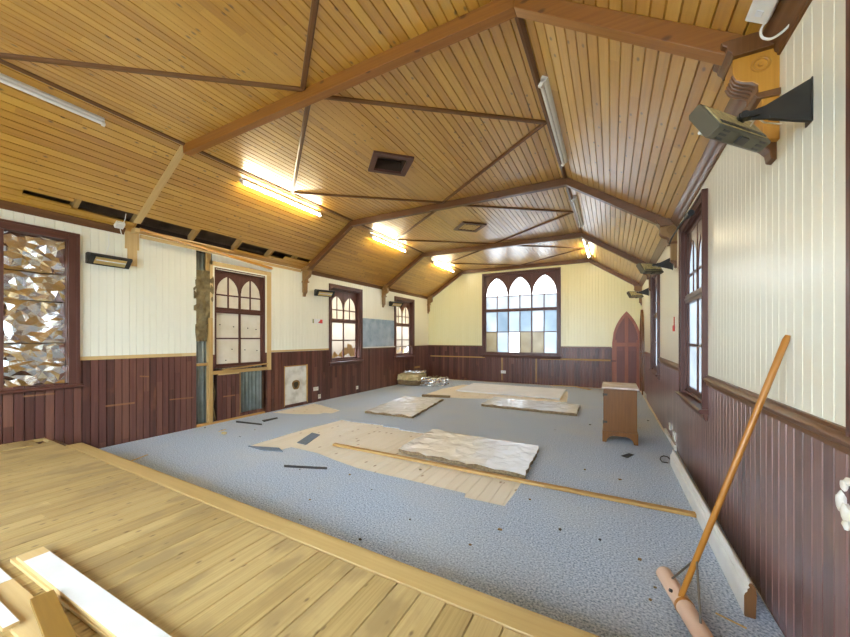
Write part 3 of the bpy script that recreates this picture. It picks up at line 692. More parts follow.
# ------------------------------------------------------------------ roof trusses
tanL = (ZK-ZE)/(XKL-XL); tanR = (ZK-ZE)/(XR-XKR)
DPT = .112
def corbel(parent, x, sg, yc, mats=('corbel', 'brown')):
    """carved wall corbel: sg=+1 on the left wall, -1 on the right"""
    P_ = lambda a, z: (x+sg*a, z)
    ht = .075 if mats[0] == 'corbel' else .05
    mb = MB()
    body = [(.0, 3.05), (.19, 3.02), (.19, 2.945), (.175, 2.905), (.145, 2.885), (.11, 2.875), (.085, 2.85), (.083, 2.80), (.075, 2.785), (.068, 2.75), (.066, 2.56), (.0, 2.54)]
    mb.prism([(a*sg, z) for a, z in body], (x, yc-ht, 0), X, Z, Y*(2*ht))
    o = mb.build('corbel', M[mats[0]], parent, bevel=.003)
    cap = [(-.0, 0), (.245, 0), (.24, -.02), (.222, -.035), (.218, -.055), (.20, -.075), (.195, -.095), (.0, -.095)]
    mb = MB(); mb.prism([(a*sg, 3.115+b) for a, b in cap], (x, yc-ht-.03, 0), X, Z, Y*(2*ht+.06)); mb.build('cap_moulding', M[mats[1]], o, bevel=.004)
    mb = MB(); mb.prism([(a*sg, b) for a, b in [(0, 2.80), (.10, 2.80), (.105, 2.79), (.095, 2.77), (0, 2.765)]], (x, yc-ht-.018, 0), X, Z, Y*(2*ht+.036)); mb.build('necking', M[mats[1]], o, bevel=.004)
    mb = MB(); mb.prism([(a*sg, b) for a, b in [(0, 2.56), (.072, 2.56), (.072, 2.545), (.05, 2.525), (.03, 2.50), (.024, 2.46), (.0, 2.45)]], (x, yc-.04, 0), X, Z, Y*.08); mb.build('finial', M[mats[1]], o, bevel=.004)
    mb = MB()
    for k in range(5):
        yy = yc-ht+.015+k*(2*ht-.03)/4
        mb.tube([(x+sg*a, yy, z) for a, z in ((.185, 2.94), (.170, 2.905), (.142, 2.885), (.11, 2.872), (.088, 2.85), (.086, 2.81))], .012, 8)
    mb.build('reeding', M[mats[1]], o, smooth=True)
    mb = MB(); pts = []
    for k in range(21): a = 2*math.pi*k/20; pts.append((x+sg*(.075+.034*math.cos(a)), yc-ht-.001, 2.955+.034*math.sin(a)))
    mb.tube(pts, .007, 8); mb.tube([(x+sg*.075, yc-ht+.002, 2.955), (x+sg*.075, yc-ht-.008, 2.955)], .012, 10)
    mb.build('rosette', M[mats[0]], o, smooth=True)
    return o
tl = ['roof truss over the stage edge, its left rafter leg missing', 'roof truss landing between the stripped window and the broken-paned window', 'roof truss landing above the blue grey chalkboard', 'roof truss set flat against the end wall']
for i, y in enumerate(YT):
    t = empty('roof_truss', (-2.7, y, ZK), tl[i], 'roof truss', 'roof trusses')
    zc = ZK-DPT
    mb = MB(); mb.prism([(XKL, ZK), (XKR, ZK), (XKR-.01, zc), (XKL+.01, zc)], (0, y, 0), X, Z, Y*.09, uvgrain='h'); mb.build('collar_beam', M['truss' if i else 'truss_near'], t, bevel=.004)
    if i:
        v = DPT/math.cos(math.atan(tanL))
        mb = MB(); mb.prism([(XKL, ZK), (XKL+.01, zc), (XL+.02, ZE+.02*tanL-v), (XL, ZE-v), (XL, ZE)], (0, y, 0), X, Z, Y*.09, uvgrain='h'); mb.build('rafter_leg', M['truss'], t, bevel=.004)
        corbel(t, XL, 1, y+.045, ('corbel_dull', 'corbel_dull'))
    v = DPT/math.cos(math.atan(tanR))
    mb = MB(); mb.prism([(XKR, ZK), (XKR-.01, zc), (XR-.02, ZE+.02*tanR-v), (XR, ZE-v), (XR, ZE)], (0, y, 0), X, Z, Y*.09, uvgrain='h'); mb.build('rafter_leg', M['truss' if i else 'truss_near'], t, bevel=.004)
    corbel(t, XR, -1, y+.069 if i == 0 else y+.045, ('corbel', 'brown') if i == 0 else ('corbel_dull', 'truss'))

# ------------------------------------------------------------------ ceiling fittings
Q1, Q2 = Vector((.7071, .7071, 0)), Vector((-.7071, .7071, 0))
def rect_frame(c, wd, th, z=ZK):
    mb = MB(); C_ = Vector((c[0], c[1], z-th)); h_ = c[2]
    for (A, B, sg_) in ((Q1, Q2, 1), (Q1, Q2, -1), (Q2, Q1, 1), (Q2, Q1, -1)):
        e_ = h_+wd if A is Q1 else h_
        o_ = C_-A*e_+B*(h_ if sg_ == 1 else -h_-wd); mb.obox(o_, A*2*e_, B*wd, Z*th)
    return mb
h = empty('ceiling_hatch', (HATCH[0], HATCH[1], ZK), 'open square loft hatch in the flat ceiling between first and second trusses', 'hatch')
rect_frame(HATCH, .075, .03).build('frame', M['frame'], h, bevel=.004)
mb = rect_frame(HATCH, .012, .14, ZK+.14); mb.build('upstand', M['core'], h)
mb = MB(); mb.obox((HATCH[0]-.42, HATCH[1]-.10, ZK+.18), (.75, .40, .12), (0, .08, 0), (0, 0, .12)); mb.build('loft_timber', M['void'], h)
vn = empty('ceiling_vent', (VENT[0], VENT[1], ZK), 'square fretwork ventilation grille in the flat ceiling beyond the second truss', 'vent')
rect_frame(VENT, .075, .03).build('frame', M['frame'], vn, bevel=.004)
mb = MB(); Cv = Vector((VENT[0], VENT[1], ZK-.012))
for k in range(-2, 3):
    mb.obox(Cv+Q1*(k*.08-.014)-Q2*.2, Q1*.028, Q2*.4, Z*.01); mb.obox(Cv+Q2*(k*.08-.014)-Q1*.2-Z*.002, Q2*.028, Q1*.4, Z*.01)
for rr_ in (.06, .12):
    mb.tube([Cv+Q1*rr_*math.cos(t)+Q2*rr_*math.sin(t) for t in [k*math.pi/8 for k in range(17)]], .011, 6)
mb.build('grille', M['raw'], vn)
mb = MB(); mb.obox(Cv-Q1*.23-Q2*.23+Z*.04, Q1*.46, Q2*.46, Z*.01); mb.build('back_plate', M['void'], vn)

def batten_light(P0, P1, nrm, lit, label, i):
    P0, P1, nrm = Vector(P0), Vector(P1), Vector(nrm).normalized(); d = (P1-P0); side = nrm.cross(d).normalized()
    r = empty('fluorescent_light', (P0+P1)/2, label, 'light', 'fluorescent batten lights along the ceiling')
    mb = MB(); mb.prism([(-.03, 0), (.03, 0), (.028, .035), (.012, .05), (-.012, .05), (-.028, .035)], P0, side, nrm, d); mb.build('batten_body', M['white_plastic'], r)
    u = d.normalized()
    mb = MB(); mb.tube([P0+u*.03+nrm*.064, P1-u*.03+nrm*.064], .019, 12); mb.build('tube', M['tube_on' if lit else 'tube_off'], r, smooth=True)
    for e_ in (P0, P1-u*.03):
        mb = MB(); mb.obox(e_-side*.018+nrm*.02, side*.036, u*.03, nrm*.075); mb.build('end_cap', M['white_plastic'], r, bevel=.003)
    return r
def onsl(y, k): return Vector((XL, y, ZE))+sl*(lenL-k)+nl*.001
def onsr(y, k): return Vector((XR, y, ZE))+sr*(lenR-k)+nr*.001
for i, (a, b, lit, lab) in enumerate(((.30, 1.74, False, 'unlit white strip light on the slope above the foil-filled window'),
        (3.34, 4.96, True, 'lit strip light on the left slope between first and second trusses'),
        (6.57, 8.06, True, 'lit strip light on the left slope between second and third trusses'),
        (9.73, 11.30, True, 'lit strip light on the left slope nearest the end wall'))):
    batten_light(onsl(a, .13), onsl(b, .13), nl, lit, lab, i)
for i, (a, b, lit, lab) in enumerate(((3.37, 5.08, False, 'unlit strip light on the slope above the near heater and corbel'),
        (6.44, 8.05, False, 'unlit strip light on the right slope between second and third trusses'),
        (9.75, 11.2, True, 'lit strip light on the right slope nearest the end wall'))):
    batten_light(onsr(a, .075), onsr(b, .075), nr, lit, lab, i)

# junction box and cable at top right
jb = empty('junction_box', (.69, 2.32, 3.10), 'white junction box on the right slope above the nearest corbel', 'junction box')
jp = Vector((XR, 2.09, ZE))+sr*.085+nr*.001
mb = MB(); mb.obox(jp, sr*.10, Y*.25, nr*.045); mb.build('box', M['white_plastic'], jb, bevel=.006)
mb = MB(); mb.obox(jp+sr*.035+Y*.17+nr*.045, sr*.03, Y*.035, nr*.003); mb.build('badge', M['wall_white'], jb)
c0 = jp+sr*.012+Y*.25+nr*.025
mb = MB(); mb.tube(curve([c0, c0+Vector((-.01, .03, -.02)), c0+Vector((.0, .045, -.05)), c0+Vector((.03, .035, -.075)), c0+Vector((.06, .0, -.08)), c0+Vector((.082, -.04, -.07)), (XR-.004, c0.y-.10, c0.z-.045)]), .006, 8)
mb.build('cable', M['white_plastic'], jb, smooth=True)
wb = empty('socket_box', (-6.08, 2.34, 3.1), 'small white box with dangling wire at the left eaves by the broken boards', 'junction box')
mb = MB(); mb.obox(Vector((XL, 2.29, ZE))+sl*.06+nl*.001, sl*.10, Y*.10, nl*.05); mb.build('box', M['white_plastic'], wb, bevel=.005)
mb = MB(); p = Vector((XL, 2.36, ZE))+sl*.06+nl*.03
mb.tube([p, p+Vector((-.02, .02, -.06)), (XL+.006, 2.40, 2.99)], .006, 6); mb.build('wire', M['white_plastic'], wb, smooth=True); mb = MB(); mb.tube([p+sl*.1, p+sl*.17, p+sl*.24-nl*.05], .004, 6); mb.build('wire', M['white_plastic'], wb, smooth=True)

# ------------------------------------------------------------------ heaters
def heater_body(root, R, e1, e2, e3, tinted_back=True):
    R, e1, e2, e3 = map(Vector, (R, e1, e2, e3))
    a, b, l = e1.length, e2.length, e3.length
    u, v, wv = e1.normalized(), e2.normalized(), e3.normalized()
    mb = MB(); pf = [(0, .008), (.008, 0), (a-.008, 0), (a, .008), (a-.004, b*.85), (a-.02, b), (.012, b), (.0, b*.85)]
    mb.prism(pf, R, u, v, wv*l); hb = mb.build('housing', M['olive'], root, bevel=.003)
    if tinted_back:
        mb = MB(); mb.obox(R+u*.02+wv*.02-v*.004, u*(a-.04), wv*(l-.04), v*.006); mb.build('back_panel', M['casing_tint'], hb)
        mb = MB()
        for k in range(14): mb.obox(R+u*(.022)+wv*(.03+k*(l-.06)/14)-v*.008, u*.02, wv*(l-.06)/22, v*.006)
        o_ = mb.build('mesh_strip', M['black'], hb); o_['kind'] = 'stuff'
    for t in (.10, .80):
        for k in range(3):
            mb = MB(); mb.obox(R+v*(b*.12+k*b*.28)+wv*(l*t)-u*.003, v*b*.14, wv*(l*.11), u*.005); mb.build('vent_slot', M['black'], hb)
    mb = MB(); mb.obox(R+v*b*.2+wv*l*.42-u*.012, v*b*.55, wv*l*.16, u*.014); mb.build('terminal_cover', M['black'], hb, bevel=.003)
    mb = MB(); mb.obox(R+u*.03+v*(b+.0005)+wv*.04, u*(a-.06), wv*(l-.08), v*.004); mb.build('reflector', M['gold'], hb)
    mb = MB(); mb.tube([R+u*a*.5+v*(b+.014)+wv*.05, R+u*a*.5+v*(b+.014)+wv*(l-.05)], .008, 10); mb.build('element', M['white_plastic'], hb, smooth=True)
def bracket(root, tip, wallx, sg, y, z0, z1):
    mb = MB(); tip = Vector(tip); wx = wallx
    q = [(wx, z0), (wx, z1), (tip.x+sg*.075, tip.z+.03), (tip.x+sg*.03, tip.z+.02), (tip.x+sg*.03, tip.z-.02), (tip.x+sg*.09, tip.z-.035)]
    mb.prism(q, (0, y-.006, 0), X, Z, Y*.012)
    q2 = [(wx, z0), (wx, z0+.014), (tip.x+sg*.09, tip.z-.021), (tip.x+sg*.09, tip.z-.035)]
    mb.prism(q2, (0, y-.012, 0), X, Z, Y*.024)
    mb.box(min(wx, wx+sg*(-.006)), max(wx, wx-sg*.006), y-.014, y+.05, z0, z1)
    mb.build('wall_bracket', M['black'], root, bevel=.002)
    mb = MB(); mb.obox(tip+Vector((-.02, -.02, -.012)), (.075*1 if sg > 0 else .04, 0, 0), (0, .04, 0), (0, 0, .024)); mb.tube([tip+Vector((0, -.03, 0)), tip+Vector((0, .03, 0))], .016, 10)
    mb.build('swivel', M['black'], root)
hR = [((0, 0, 0), 'black radiant heater on a triangular bracket beside the honey coloured corbel'),
      ((0, 3.92, .03), 'black radiant heater on a bracket above the window past the broom'),
      ((0, 7.54, .05), 'black radiant heater on a bracket close to the red arched door')]
for d, lab in hR:
    d = Vector(d); r = empty('radiant_heater', Vector((XR, 2.15, 2.55))+d, lab, 'heater', 'radiant heaters round the walls')
    R = Vector((.417, 1.939, 2.422))+d; e1 = Vector((-.066, .042, .141)); e2 = Vector((-.043, .036, -.031)); e3 = Vector((.266, .336, .023))
    heater_body(r, R, e1, e2, e3)
    tip = Vector((.545, 2.15, 2.535))+d
    bracket(r, tip, XR, 1, 2.15+d.y, 2.447+d.z, 2.64+d.z)
    mb = MB(); q = R+e1*.5+e3*.75
    mb.tube([q, q+Vector((.03, .02, .05)), q+Vector((.07, .05, .03)), (XR-.002, 2.45+d.y, 2.60+d.z)], .004, 6); mb.build('flex', M['white_plastic'], r, smooth=True)
# left wall: first heater flat on the boards
def wall_heater(y, z, lab, yaw=0.0, stand=0.0):
    r = empty('radiant_heater', (XL, y, z), lab, 'heater', 'radiant heaters round the walls')
    l = .46; c, s_ = math.cos(yaw), math.sin(yaw)
    wv = Vector((s_, c, 0)); nn = Vector((c, -s_, 0)); O = Vector((XL+stand, y, z))-wv*l/2
    pf = [(0, .0), (.0, .135), (.06, .145), (.16, .125), (.165, .10), (.05, -.01)]
    mb = MB(); mb.prism(pf, O, nn, Z, wv*l); hb = mb.build('housing', M['black'], r, bevel=.004)
    a, b = Vector((.165, .10)), Vector((.05, -.01)); dd = (b-a); pn = Vector((-dd.y, dd.x)).normalized(); 
    if pn.y > 0: pn = -pn
    q = lambda t, n: O+nn*(a.x+dd.x*t+pn.x*n)+Z*(a.y+dd.y*t+pn.y*n)
    mb = MB(); mb.obox(q(.14, .0005)+wv*.06, wv*(l-.12), q(.86, .0005)-q(.14, .0005), q(0, .004)-q(0, 0)); mb.build('reflector', M['gold'], hb)
    mb = MB(); mb.tube([q(.42, .014)+wv*.07, q(.42, .014)+wv*(l-.07)], .008, 10); mb.build('element', M['white_plastic'], hb, smooth=True)
    if stand:
        mb = MB(); mb.prism([(0, .16), (stand+.03, .12), (stand+.03, .05), (0, .0)], O+wv*.03-nn*stand, nn, Z, wv*.02); mb.build('wall_bracket', M['black'], r)
    else:
        mb = MB(); mb.tube([(XL+.02, y-.02, z+.14), (XL+.005, y+.0, z+.22), (XL+.005, y+.02, z+.30), (XL+.006, y+.015, z+.38), (XL+.006, y+.02, z+.46)], .004, 6); mb.build('flex', M['white_plastic'], r, smooth=True)
    return r
wall_heater(2.24, 2.505, 'black radiant heater with gold reflector right of the foil-filled window')
wall_heater(6.28, 2.51, 'black radiant heater left of the window beside the chalkboard', .35, .10)
wall_heater(9.42, 2.52, 'black radiant heater above the chalkboard at its right end', .35, .10)

# cable from corbel over the right window
mb = MB(); mb.tube([(XR-.09, 5.70, 2.77), (XR-.08, 5.5, 2.81), (XR-.06, 5.1, 2.84), (XR-.05, 4.75, 2.83), (XR-.045, 4.55, 2.80)], .010, 8); mb.tube([(XR-.06, 4.62, 2.80), (XR-.06, 4.42, 2.78)], .03, 8)
tag(mb.build('loose_cable', M['black_rubber'], smooth=True), 'black cable drooping from a corbel to the right window head', 'cable')
mb = MB(); mb.tube([(XR-.008, 5.91, 1.80), (XR-.008, 5.91, 1.68)], .006, 6); mb.tube([(XR-.012, 5.91, 1.68), (XR-.012, 5.91, 1.60)], .014, 8)
tag(mb.build('pull_cord', M['red'], smooth=True), 'small red pull cord on the right wall between the two windows', 'cord')

# ------------------------------------------------------------------ things on the walls
ch = empty('chalkboard', (XL, 8.70, 1.64), 'blue grey chalkboard between two windows on the left wall', 'chalkboard')
mb = MB(); mb.box(XL+.001, XL+.018, 7.90, 9.51, 1.26, 2.075); mb.build('board', M['chalk'], ch)
mb = MB(); mb.box(XL+.001, XL+.05, 7.89, 9.52, 1.225, 1.258); mb.build('chalk_ledge', M['white_plastic'], ch, bevel=.003)
sg = empty('safety_sign', (XL, 6.18, 1.91), 'small white safety sign with red end on the left wall below a heater', 'sign')
mb = MB(); mb.box(XL+.001, XL+.006, 6.02, 6.36, 1.855, 1.965); mb.build('plate', M['white_plastic'], sg)
mb = MB(); mb.box(XL+.006, XL+.008, 6.27, 6.35, 1.865, 1.955); mb.prism([(6.20, 1.87), (6.27, 1.93), (6.27, 1.87)], (XL+.006, 0, 0), Y, Z, X*.002); mb.build('red_block', M['red'], sg)
mb = MB(); mb.box(XL+.006, XL+.008, 6.03, 6.07, 1.862, 1.958); mb.build('green_block', M['green'], sg)

hp = empty('white_slab', (XL, 5.56, .08), 'dirty white panel with a rusty hole low on the left wall', 'panel')
mb = MB(); mb.box(XL-.05, XL-.02, 5.235, 5.885, .03, .90); mb.build('slab', M['slab'], hp)
mb = MB()
for a in ((5.225, 5.245, .03, .91), (5.865, 5.885, .03, .91)): mb.box(XL-.05, XL+.003, *a)
mb.box(XL-.05, XL+.003, 5.245, 5.865, .885, .905)
mb.build('edging', M['lath'], hp)
mb = MB(); ring = [(XL-.019, 5.56+math.cos(a)*(.085+.012*math.sin(3*a)), .47+math.sin(a)*(.10+.014*math.cos(2*a))) for a in [2*math.pi*k/16 for k in range(17)]]
mb.tube(ring, .02, 8); mb.build('rust_rim', M['rust'], hp, smooth=True)
mb = MB(); mb.prism([(p[1]*1, p[2]) for p in ring[:-1]], (XL-.021, 0, 0), Y, Z, X*.004); mb.build('hole_core', M['nail'], hp)
def plate(nm, loc, lab, U, Nn, wd, ht, mat='white_plastic'):
    loc, U, Nn = map(Vector, (loc, U, Nn)); r = empty(nm, loc, lab, 'socket')
    mb = MB(); mb.obox(loc-U*wd/2-Z*ht/2, U*wd, Z*ht, Nn*.02); mb.build('face_plate', M[mat], r, bevel=.004)
    for s_ in (-1, 1):
        mb = MB(); mb.obox(loc+U*(s_*wd*.22-.004)+Nn*.0195, U*.008, Z*.018, Nn*.001); mb.build('pin_hole', M['nail'], r)
plate('wall_socket', (XL, 6.13, .31), 'white double socket just right of the dirty white panel', Y, X, .15, .088)
plate('wall_socket', (XL, 6.245, .115), 'small cream socket near the floor right of the dirty white panel', Y, X, .075, .10, 'plaster')
plate('wall_socket', (XL, 7.66, .15), 'small socket near the floor below the chalkboard window', Y, X, .08, .09, 'plaster')
plate('wall_socket', (-3.28, YB, .35), 'white socket on the dark boards under the end window', X, -Y, .17, .10)
plate('wall_socket', (XR, 6.30, .20), 'white socket low on the right wall, farther of the pair', Y, -X, .09, .10, 'plaster')
plate('wall_socket', (XR, 5.90, .155), 'white socket low on the right wall, nearer of the pair', Y, -X, .15, .12, 'plaster')
mb = MB(); mb.box(XL+.001, XL+.012, 10.85, 11.25, .44, .50)
tag(mb.build('wood_cleat', M['lath'], bevel=.003), 'small raw timber cleat low on the left wall by the far corner', 'cleat')

def blob(mb, c, r, seed, mi=0, sub=2):
    bm = bmesh.new(); bmesh.ops.create_icosphere(bm, subdivisions=sub, radius=1)
    for v in bm.verts:
        n = noise.noise(v.co*1.6+Vector((seed, seed*.7, 0))); v.co = Vector((v.co.x*r[0], v.co.y*r[1], v.co.z*r[2]))*(1+.35*n)+Vector(c)
    for f in bm.faces: mb.face([v.co.copy() for v in f.verts], None, mi)
    bm.free()
mb = MB()
for c, r, s_ in (((XR-.012, 1.90, .885), (.012, .028, .040), 1), ((XR-.012, 1.87, .86), (.012, .03, .035), 2), ((XR-.01, 1.885, .955), (.010, .018, .022), 3), ((XR-.008, 1.86, .975), (.010, .02, .015), 5), ((XR-.012, 1.865, .815), (.010, .02, .02), 6)): blob(mb, c, r, s_)
tag(mb.build('foam_sealant', M['plaster'], smooth=True), 'lumps of white foam on the right wall below the nearest window', 'foam')

# ------------------------------------------------------------------ stripped bay of the left wall
mb = MB(); n = 40
def corrugated(y0, y1, z0, z1, x, pitch=.076, amp=.03):
    m_ = int((y1-y0)/pitch*8); pts = []
    for i in range(m_+1):
        yy = y0+(y1-y0)*i/m_; pts.append((x+amp*math.cos(2*math.pi*(yy-y0)/pitch), yy))
    for (a, b) in zip(pts, pts[1:]): mb.face([(a[0], a[1], z0), (b[0], b[1], z0), (b[0], b[1], z1), (a[0], a[1], z1)])
corrugated(3.36, 4.85, -.05, 3.05, XL-.11)
o = mb.build('corrugated_sheet', M['tin'], smooth=True); md = o.modifiers.new('thick', 'SOLIDIFY'); md.thickness = .003
tag(o, 'weathered green grey corrugated sheet behind the torn-out boards of the left wall', 'corrugated sheet')
def lump_sheet(nm, mat, lab, cat, O, U, V, Nn, wd, ht, th, amp, nx, ny, seed, outline=None):
    O, U, V, Nn = map(Vector, (O, U, V, Nn)); mb = MB(); g_ = {}
    for i in range(nx+1):
        for j in range(ny+1):
            a, b = i/nx*wd, j/ny*ht
            if outline: a = outline(j/ny, i/nx)
            g_[i, j] = O+U*a+V*b+Nn*(th+amp*noise.fractal(Vector((a*7+seed, b*7, seed)), 1, 2, 4))
    for i in range(nx):
        for j in range(ny): mb.face([g_[i, j], g_[i+1, j], g_[i+1, j+1], g_[i, j+1]])
    rim = [(i, 0) for i in range(nx)]+[(nx, j) for j in range(ny)]+[(i, ny) for i in range(nx, 0, -1)]+[(0, j) for j in range(ny, 0, -1)]
    bk = {k: g_[k]-Nn*(th+.5*amp+(g_[k]-O).dot(Nn)-th) for k in rim}
    for a, b in zip(rim, rim[1:]+rim[:1]): mb.face([g_[a], g_[b], bk[b], bk[a]])
    mb.face([bk[k] for k in rim])
    return tag(mb.build(nm, M[mat], smooth=False), lab, cat)
def daub_out(t, s_):
    l = 3.428-.02*max(0, math.sin(t*9))-.045*(t > .38)*(t < .75); r = 3.69-.03*math.sin(t*6)-.07*(t < .25)
    return l+(r-l)*s_-3.40
lump_sheet('wall_daub', 'mud', 'crumbling brown daub filling the torn strip beside the stripped window', 'wall filling', (XL-.045, 3.40, 1.45), Y, Z, X, .3, 1.22, .045, .04, 12, 34, 4.2, daub_out)
mb = MB(); mb.box(XL-.06, XL-.02, 3.60, 3.69, 2.68, 2.985)
tag(mb.build('timber_stub', M['lath'], bevel=.004), 'short rough timber at the top of the torn strip in the left wall', 'timber')
fr = empty('stud_frame', (XL, 3.68, 0), 'yellow studs and lintels exposed around the stripped window of the left wall', 'timber frame')
def stud(*a, m='lath'):
    mb = MB(); mb.box(*a); return mb.build('stud', M[m], fr, bevel=.003)
stud(XL-.06, XL+.02, 3.625, 3.695, .03, 1.86); stud(XL-.05, XL+.004, 3.425, 3.62, 1.03, 1.075, m='lath')
stud(XL-.06, XL+.006, 3.70, 4.83, .862, .925); stud(XL-.05, XL+.002, 3.43, 4.76, -.008, .035); stud(XL-.05, XL-.002, 4.20, 4.235, .05, .86); stud(XL-.05, XL-.0, 4.735, 4.775, .04, .86, m='brown')
stud(XL-.05, XL-.015, 3.70, 3.725, .04, .86, m='void')
mb = MB()
mb.box(XL-.001, XL+.006, 3.655, 3.70, 1.86, 2.86); mb.box(XL-.001, XL+.006, 3.655, 4.90, 2.785, 2.86); mb.box(XL-.001, XL+.006, 4.80, 4.90, .86, 2.785)
for y in [3.70+.086*k for k in range(13)]: mb.box(XL+.006, XL+.008, y, y+.07, 2.795, 2.85)
o = mb.build('bare_margin', M['raw'], fr); o['label'] = 'pale bare margin left by the missing architrave'
mb = MB(); mb.box(XL+.0, XL+.004, 3.80, 4.20, .845, .895); mb.build('bare_margin', M['raw'], fr)
mb = MB(); mb.obox((XL+.007, 3.86, .927), (0, .93, .055), (.05, 0, 0), (0, 0, .022))
tag(mb.build('splintered_strip', M['lath'], bevel=.003), 'splintered timber strip lying on the sill of the stripped window', 'timber')
mb = MB(); mb.tube([(XL-.03, 3.71, .78), (XL-.02, 3.745, .55), (XL-.03, 3.72, .30), (XL-.01, 3.75, .06)], .014, 6)
tag(mb.build('loose_sheathing', M['mud'], smooth=True), 'twist of grey sheathing hanging in the slot left of the boards below the window', 'debris')
# nails in the pale boards
for y, z in ((3.87, 1.75), (4.13, 1.72), (4.36, 1.28), (4.42, 1.70), (4.62, 1.26), (4.60, 1.68), (3.98, 1.10), (4.10, 1.30)):
    mb = MB(); mb.tube([(XL-.068, y, z), (XL-.058, y, z)], .010, 8); mb.build('nail', M['nail'], win2[0])
# hanging moulding
mb = MB(); a = Vector((XL+.14, 2.56, 3.055)); b = Vector((XL+.05, 4.86, 2.905))
mb.prism([(0, 0), (.05, 0), (.045, .03), (.02, .05), (0, .05)], a, (1, 0, 0), (0, 0, 1), b-a)
tag(mb.build('loose_moulding', M['corbel']), 'loose length of moulding hanging below the broken left eaves', 'moulding')

# ------------------------------------------------------------------ crumpled foil in the near left window
from mathutils.geometry import delaunay_2d_cdt
def crumple(P, U, V, Nn, wd, ht, th, amp, npts, seed, stretch=1.0, wob=.012):
    """a sheet creased into many sharp facets, with real thickness"""
    P, U, V, Nn = map(Vector, (P, U, V, Nn)); mb = MB(); rng = random.Random(seed)
    pts = []
    m_ = max(5, int(math.sqrt(npts)*.9))
    rimp = [(k/m_, 0) for k in range(m_)]+[(1, k/m_) for k in range(m_)]+[(1-k/m_, 1) for k in range(m_)]+[(0, 1-k/m_) for k in range(m_)]
    for x, y in rimp:
        j = wob*rng.uniform(-1, 1)
        pts.append(Vector((x*wd+(j if x in (0, 1) else 0), y*ht+(j if y in (0, 1) else 0))))
    nr_ = len(pts); tries = 0
    cell = math.sqrt(wd*ht/npts)*.62
    while len(pts) < nr_+npts and tries < npts*60:
        tries += 1; q = Vector((rng.uniform(.02, .98)*wd, rng.uniform(.03, .97)*ht))
        if all(math.hypot((q.x-p.x)/stretch, (q.y-p.y)*stretch) > cell for p in pts): pts.append(q)
    vs, es, fs, *_ = delaunay_2d_cdt(pts, [], [list(range(nr_))], 1, 1e-6)
    hts = []
    for i, q in enumerate(vs):
        edge = q.x < wob*1.2 or q.x > wd-wob*1.2 or q.y < wob*1.2 or q.y > ht-wob*1.2
        hts.append(th+amp*(.38*rng.uniform(-1, 1)*(.25 if edge else 1)+1.3*noise.noise(Vector((q.x*5.5/stretch, q.y*5.5*stretch, seed)))))
    W = lambda i: P+U*vs[i].x+V*vs[i].y+Nn*hts[i]
    cnt = {}
    for f in fs:
        mb.face([W(i) for i in f])
        for a, b in zip(f, f[1:]+f[:1]): cnt[frozenset((a, b))] = cnt.get(frozenset((a, b)), 0)+1
    for e_, c in cnt.items():
        if c == 1:
            a, b = e_; A, B = W(a), W(b)
            mb.face([A, B, B-Nn*hts[b], A-Nn*hts[a]], None, 1)
    for f in fs: mb.face([W(i)-Nn*hts[i] for i in f], None, 1)
    return mb
zz = [.925, 1.445, 1.965, 2.31, 2.765]
names = ['lowest sheet of crumpled silver foil filling the dark framed window', 'second sheet up of crumpled silver foil filling the dark framed window', 'third sheet up of crumpled silver foil filling the dark framed window', 'top sheet of crumpled silver foil filling the dark framed window']
for k in range(4):
    mb = crumple((XL-.105, .77, zz[k]+.006), Y, Z, X, 1.06, zz[k+1]-zz[k]-.014, .05, .034, (150, 130, 90, 110)[k], 31+k*7, (1.5, 1.0, .9, 1.8)[k], .006)
    tag(mb.build('foil_sheet', [M['foil'], M['foil']]), names[k], 'foil sheet', 'foil sheets filling the dark framed window')

# ------------------------------------------------------------------ things on the hall floor
def slab_thing(nm, corners, th, lab, seed, amp=.014, npts=300, mats=('foil_dusty', 'fibre'), cat='insulation board', group='insulation boards on the floor'):
    c = [Vector((x, y, 0.001)) for x, y in corners]; U = c[1]-c[0]; V = c[3]-c[0]
    mb = crumple(c[0], U.normalized(), V.normalized(), Z, U.length, V.length, th, amp, npts, int(seed*10))
    return tag(mb.build(nm, [M[mats[0]], M[mats[1]]]), lab, cat, group)
slab_thing('insulation_board', [(-2.50, 3.93), (-.82, 3.80), (-.845, 4.80), (-2.54, 5.04)], .045, 'crinkled foil-faced insulation board beside the long timber batten, half on bare boards', 2.2)
slab_thing('insulation_board', [(-4.36, 5.66), (-3.30, 5.70), (-3.55, 7.90), (-4.65, 7.66)], .045, 'foil-faced insulation board with a brown offcut lying at its far end', 5.9)
slab_thing('insulation_board', [(-2.54, 7.44), (-.59, 7.34), (-.63, 8.44), (-2.56, 8.46)], .055, 'bright foil-faced insulation board in front of the flat white board', 9.4)
mb = MB(); q = [(-3.92, 9.25), (-1.11, 9.15), (-1.16, 10.96), (-4.02, 11.02)]
mb.prism(q, (0, 0, .001), X, Y, Z*.03)
o = mb.build('white_board', [M['wall_white']], bevel=.004); tag(o, 'large flat white board lying on the floor below the end window', 'board')
mb = MB(); mb.prism([(-4.30, 7.93), (-3.60, 8.10), (-3.62, 8.20), (-4.34, 8.03)], (0, 0, .001), X, Y, Z*.05)
tag(mb.build('insulation_offcut', M['fibre']), 'narrow brown insulation offcut behind the leftmost foil board', 'offcut')
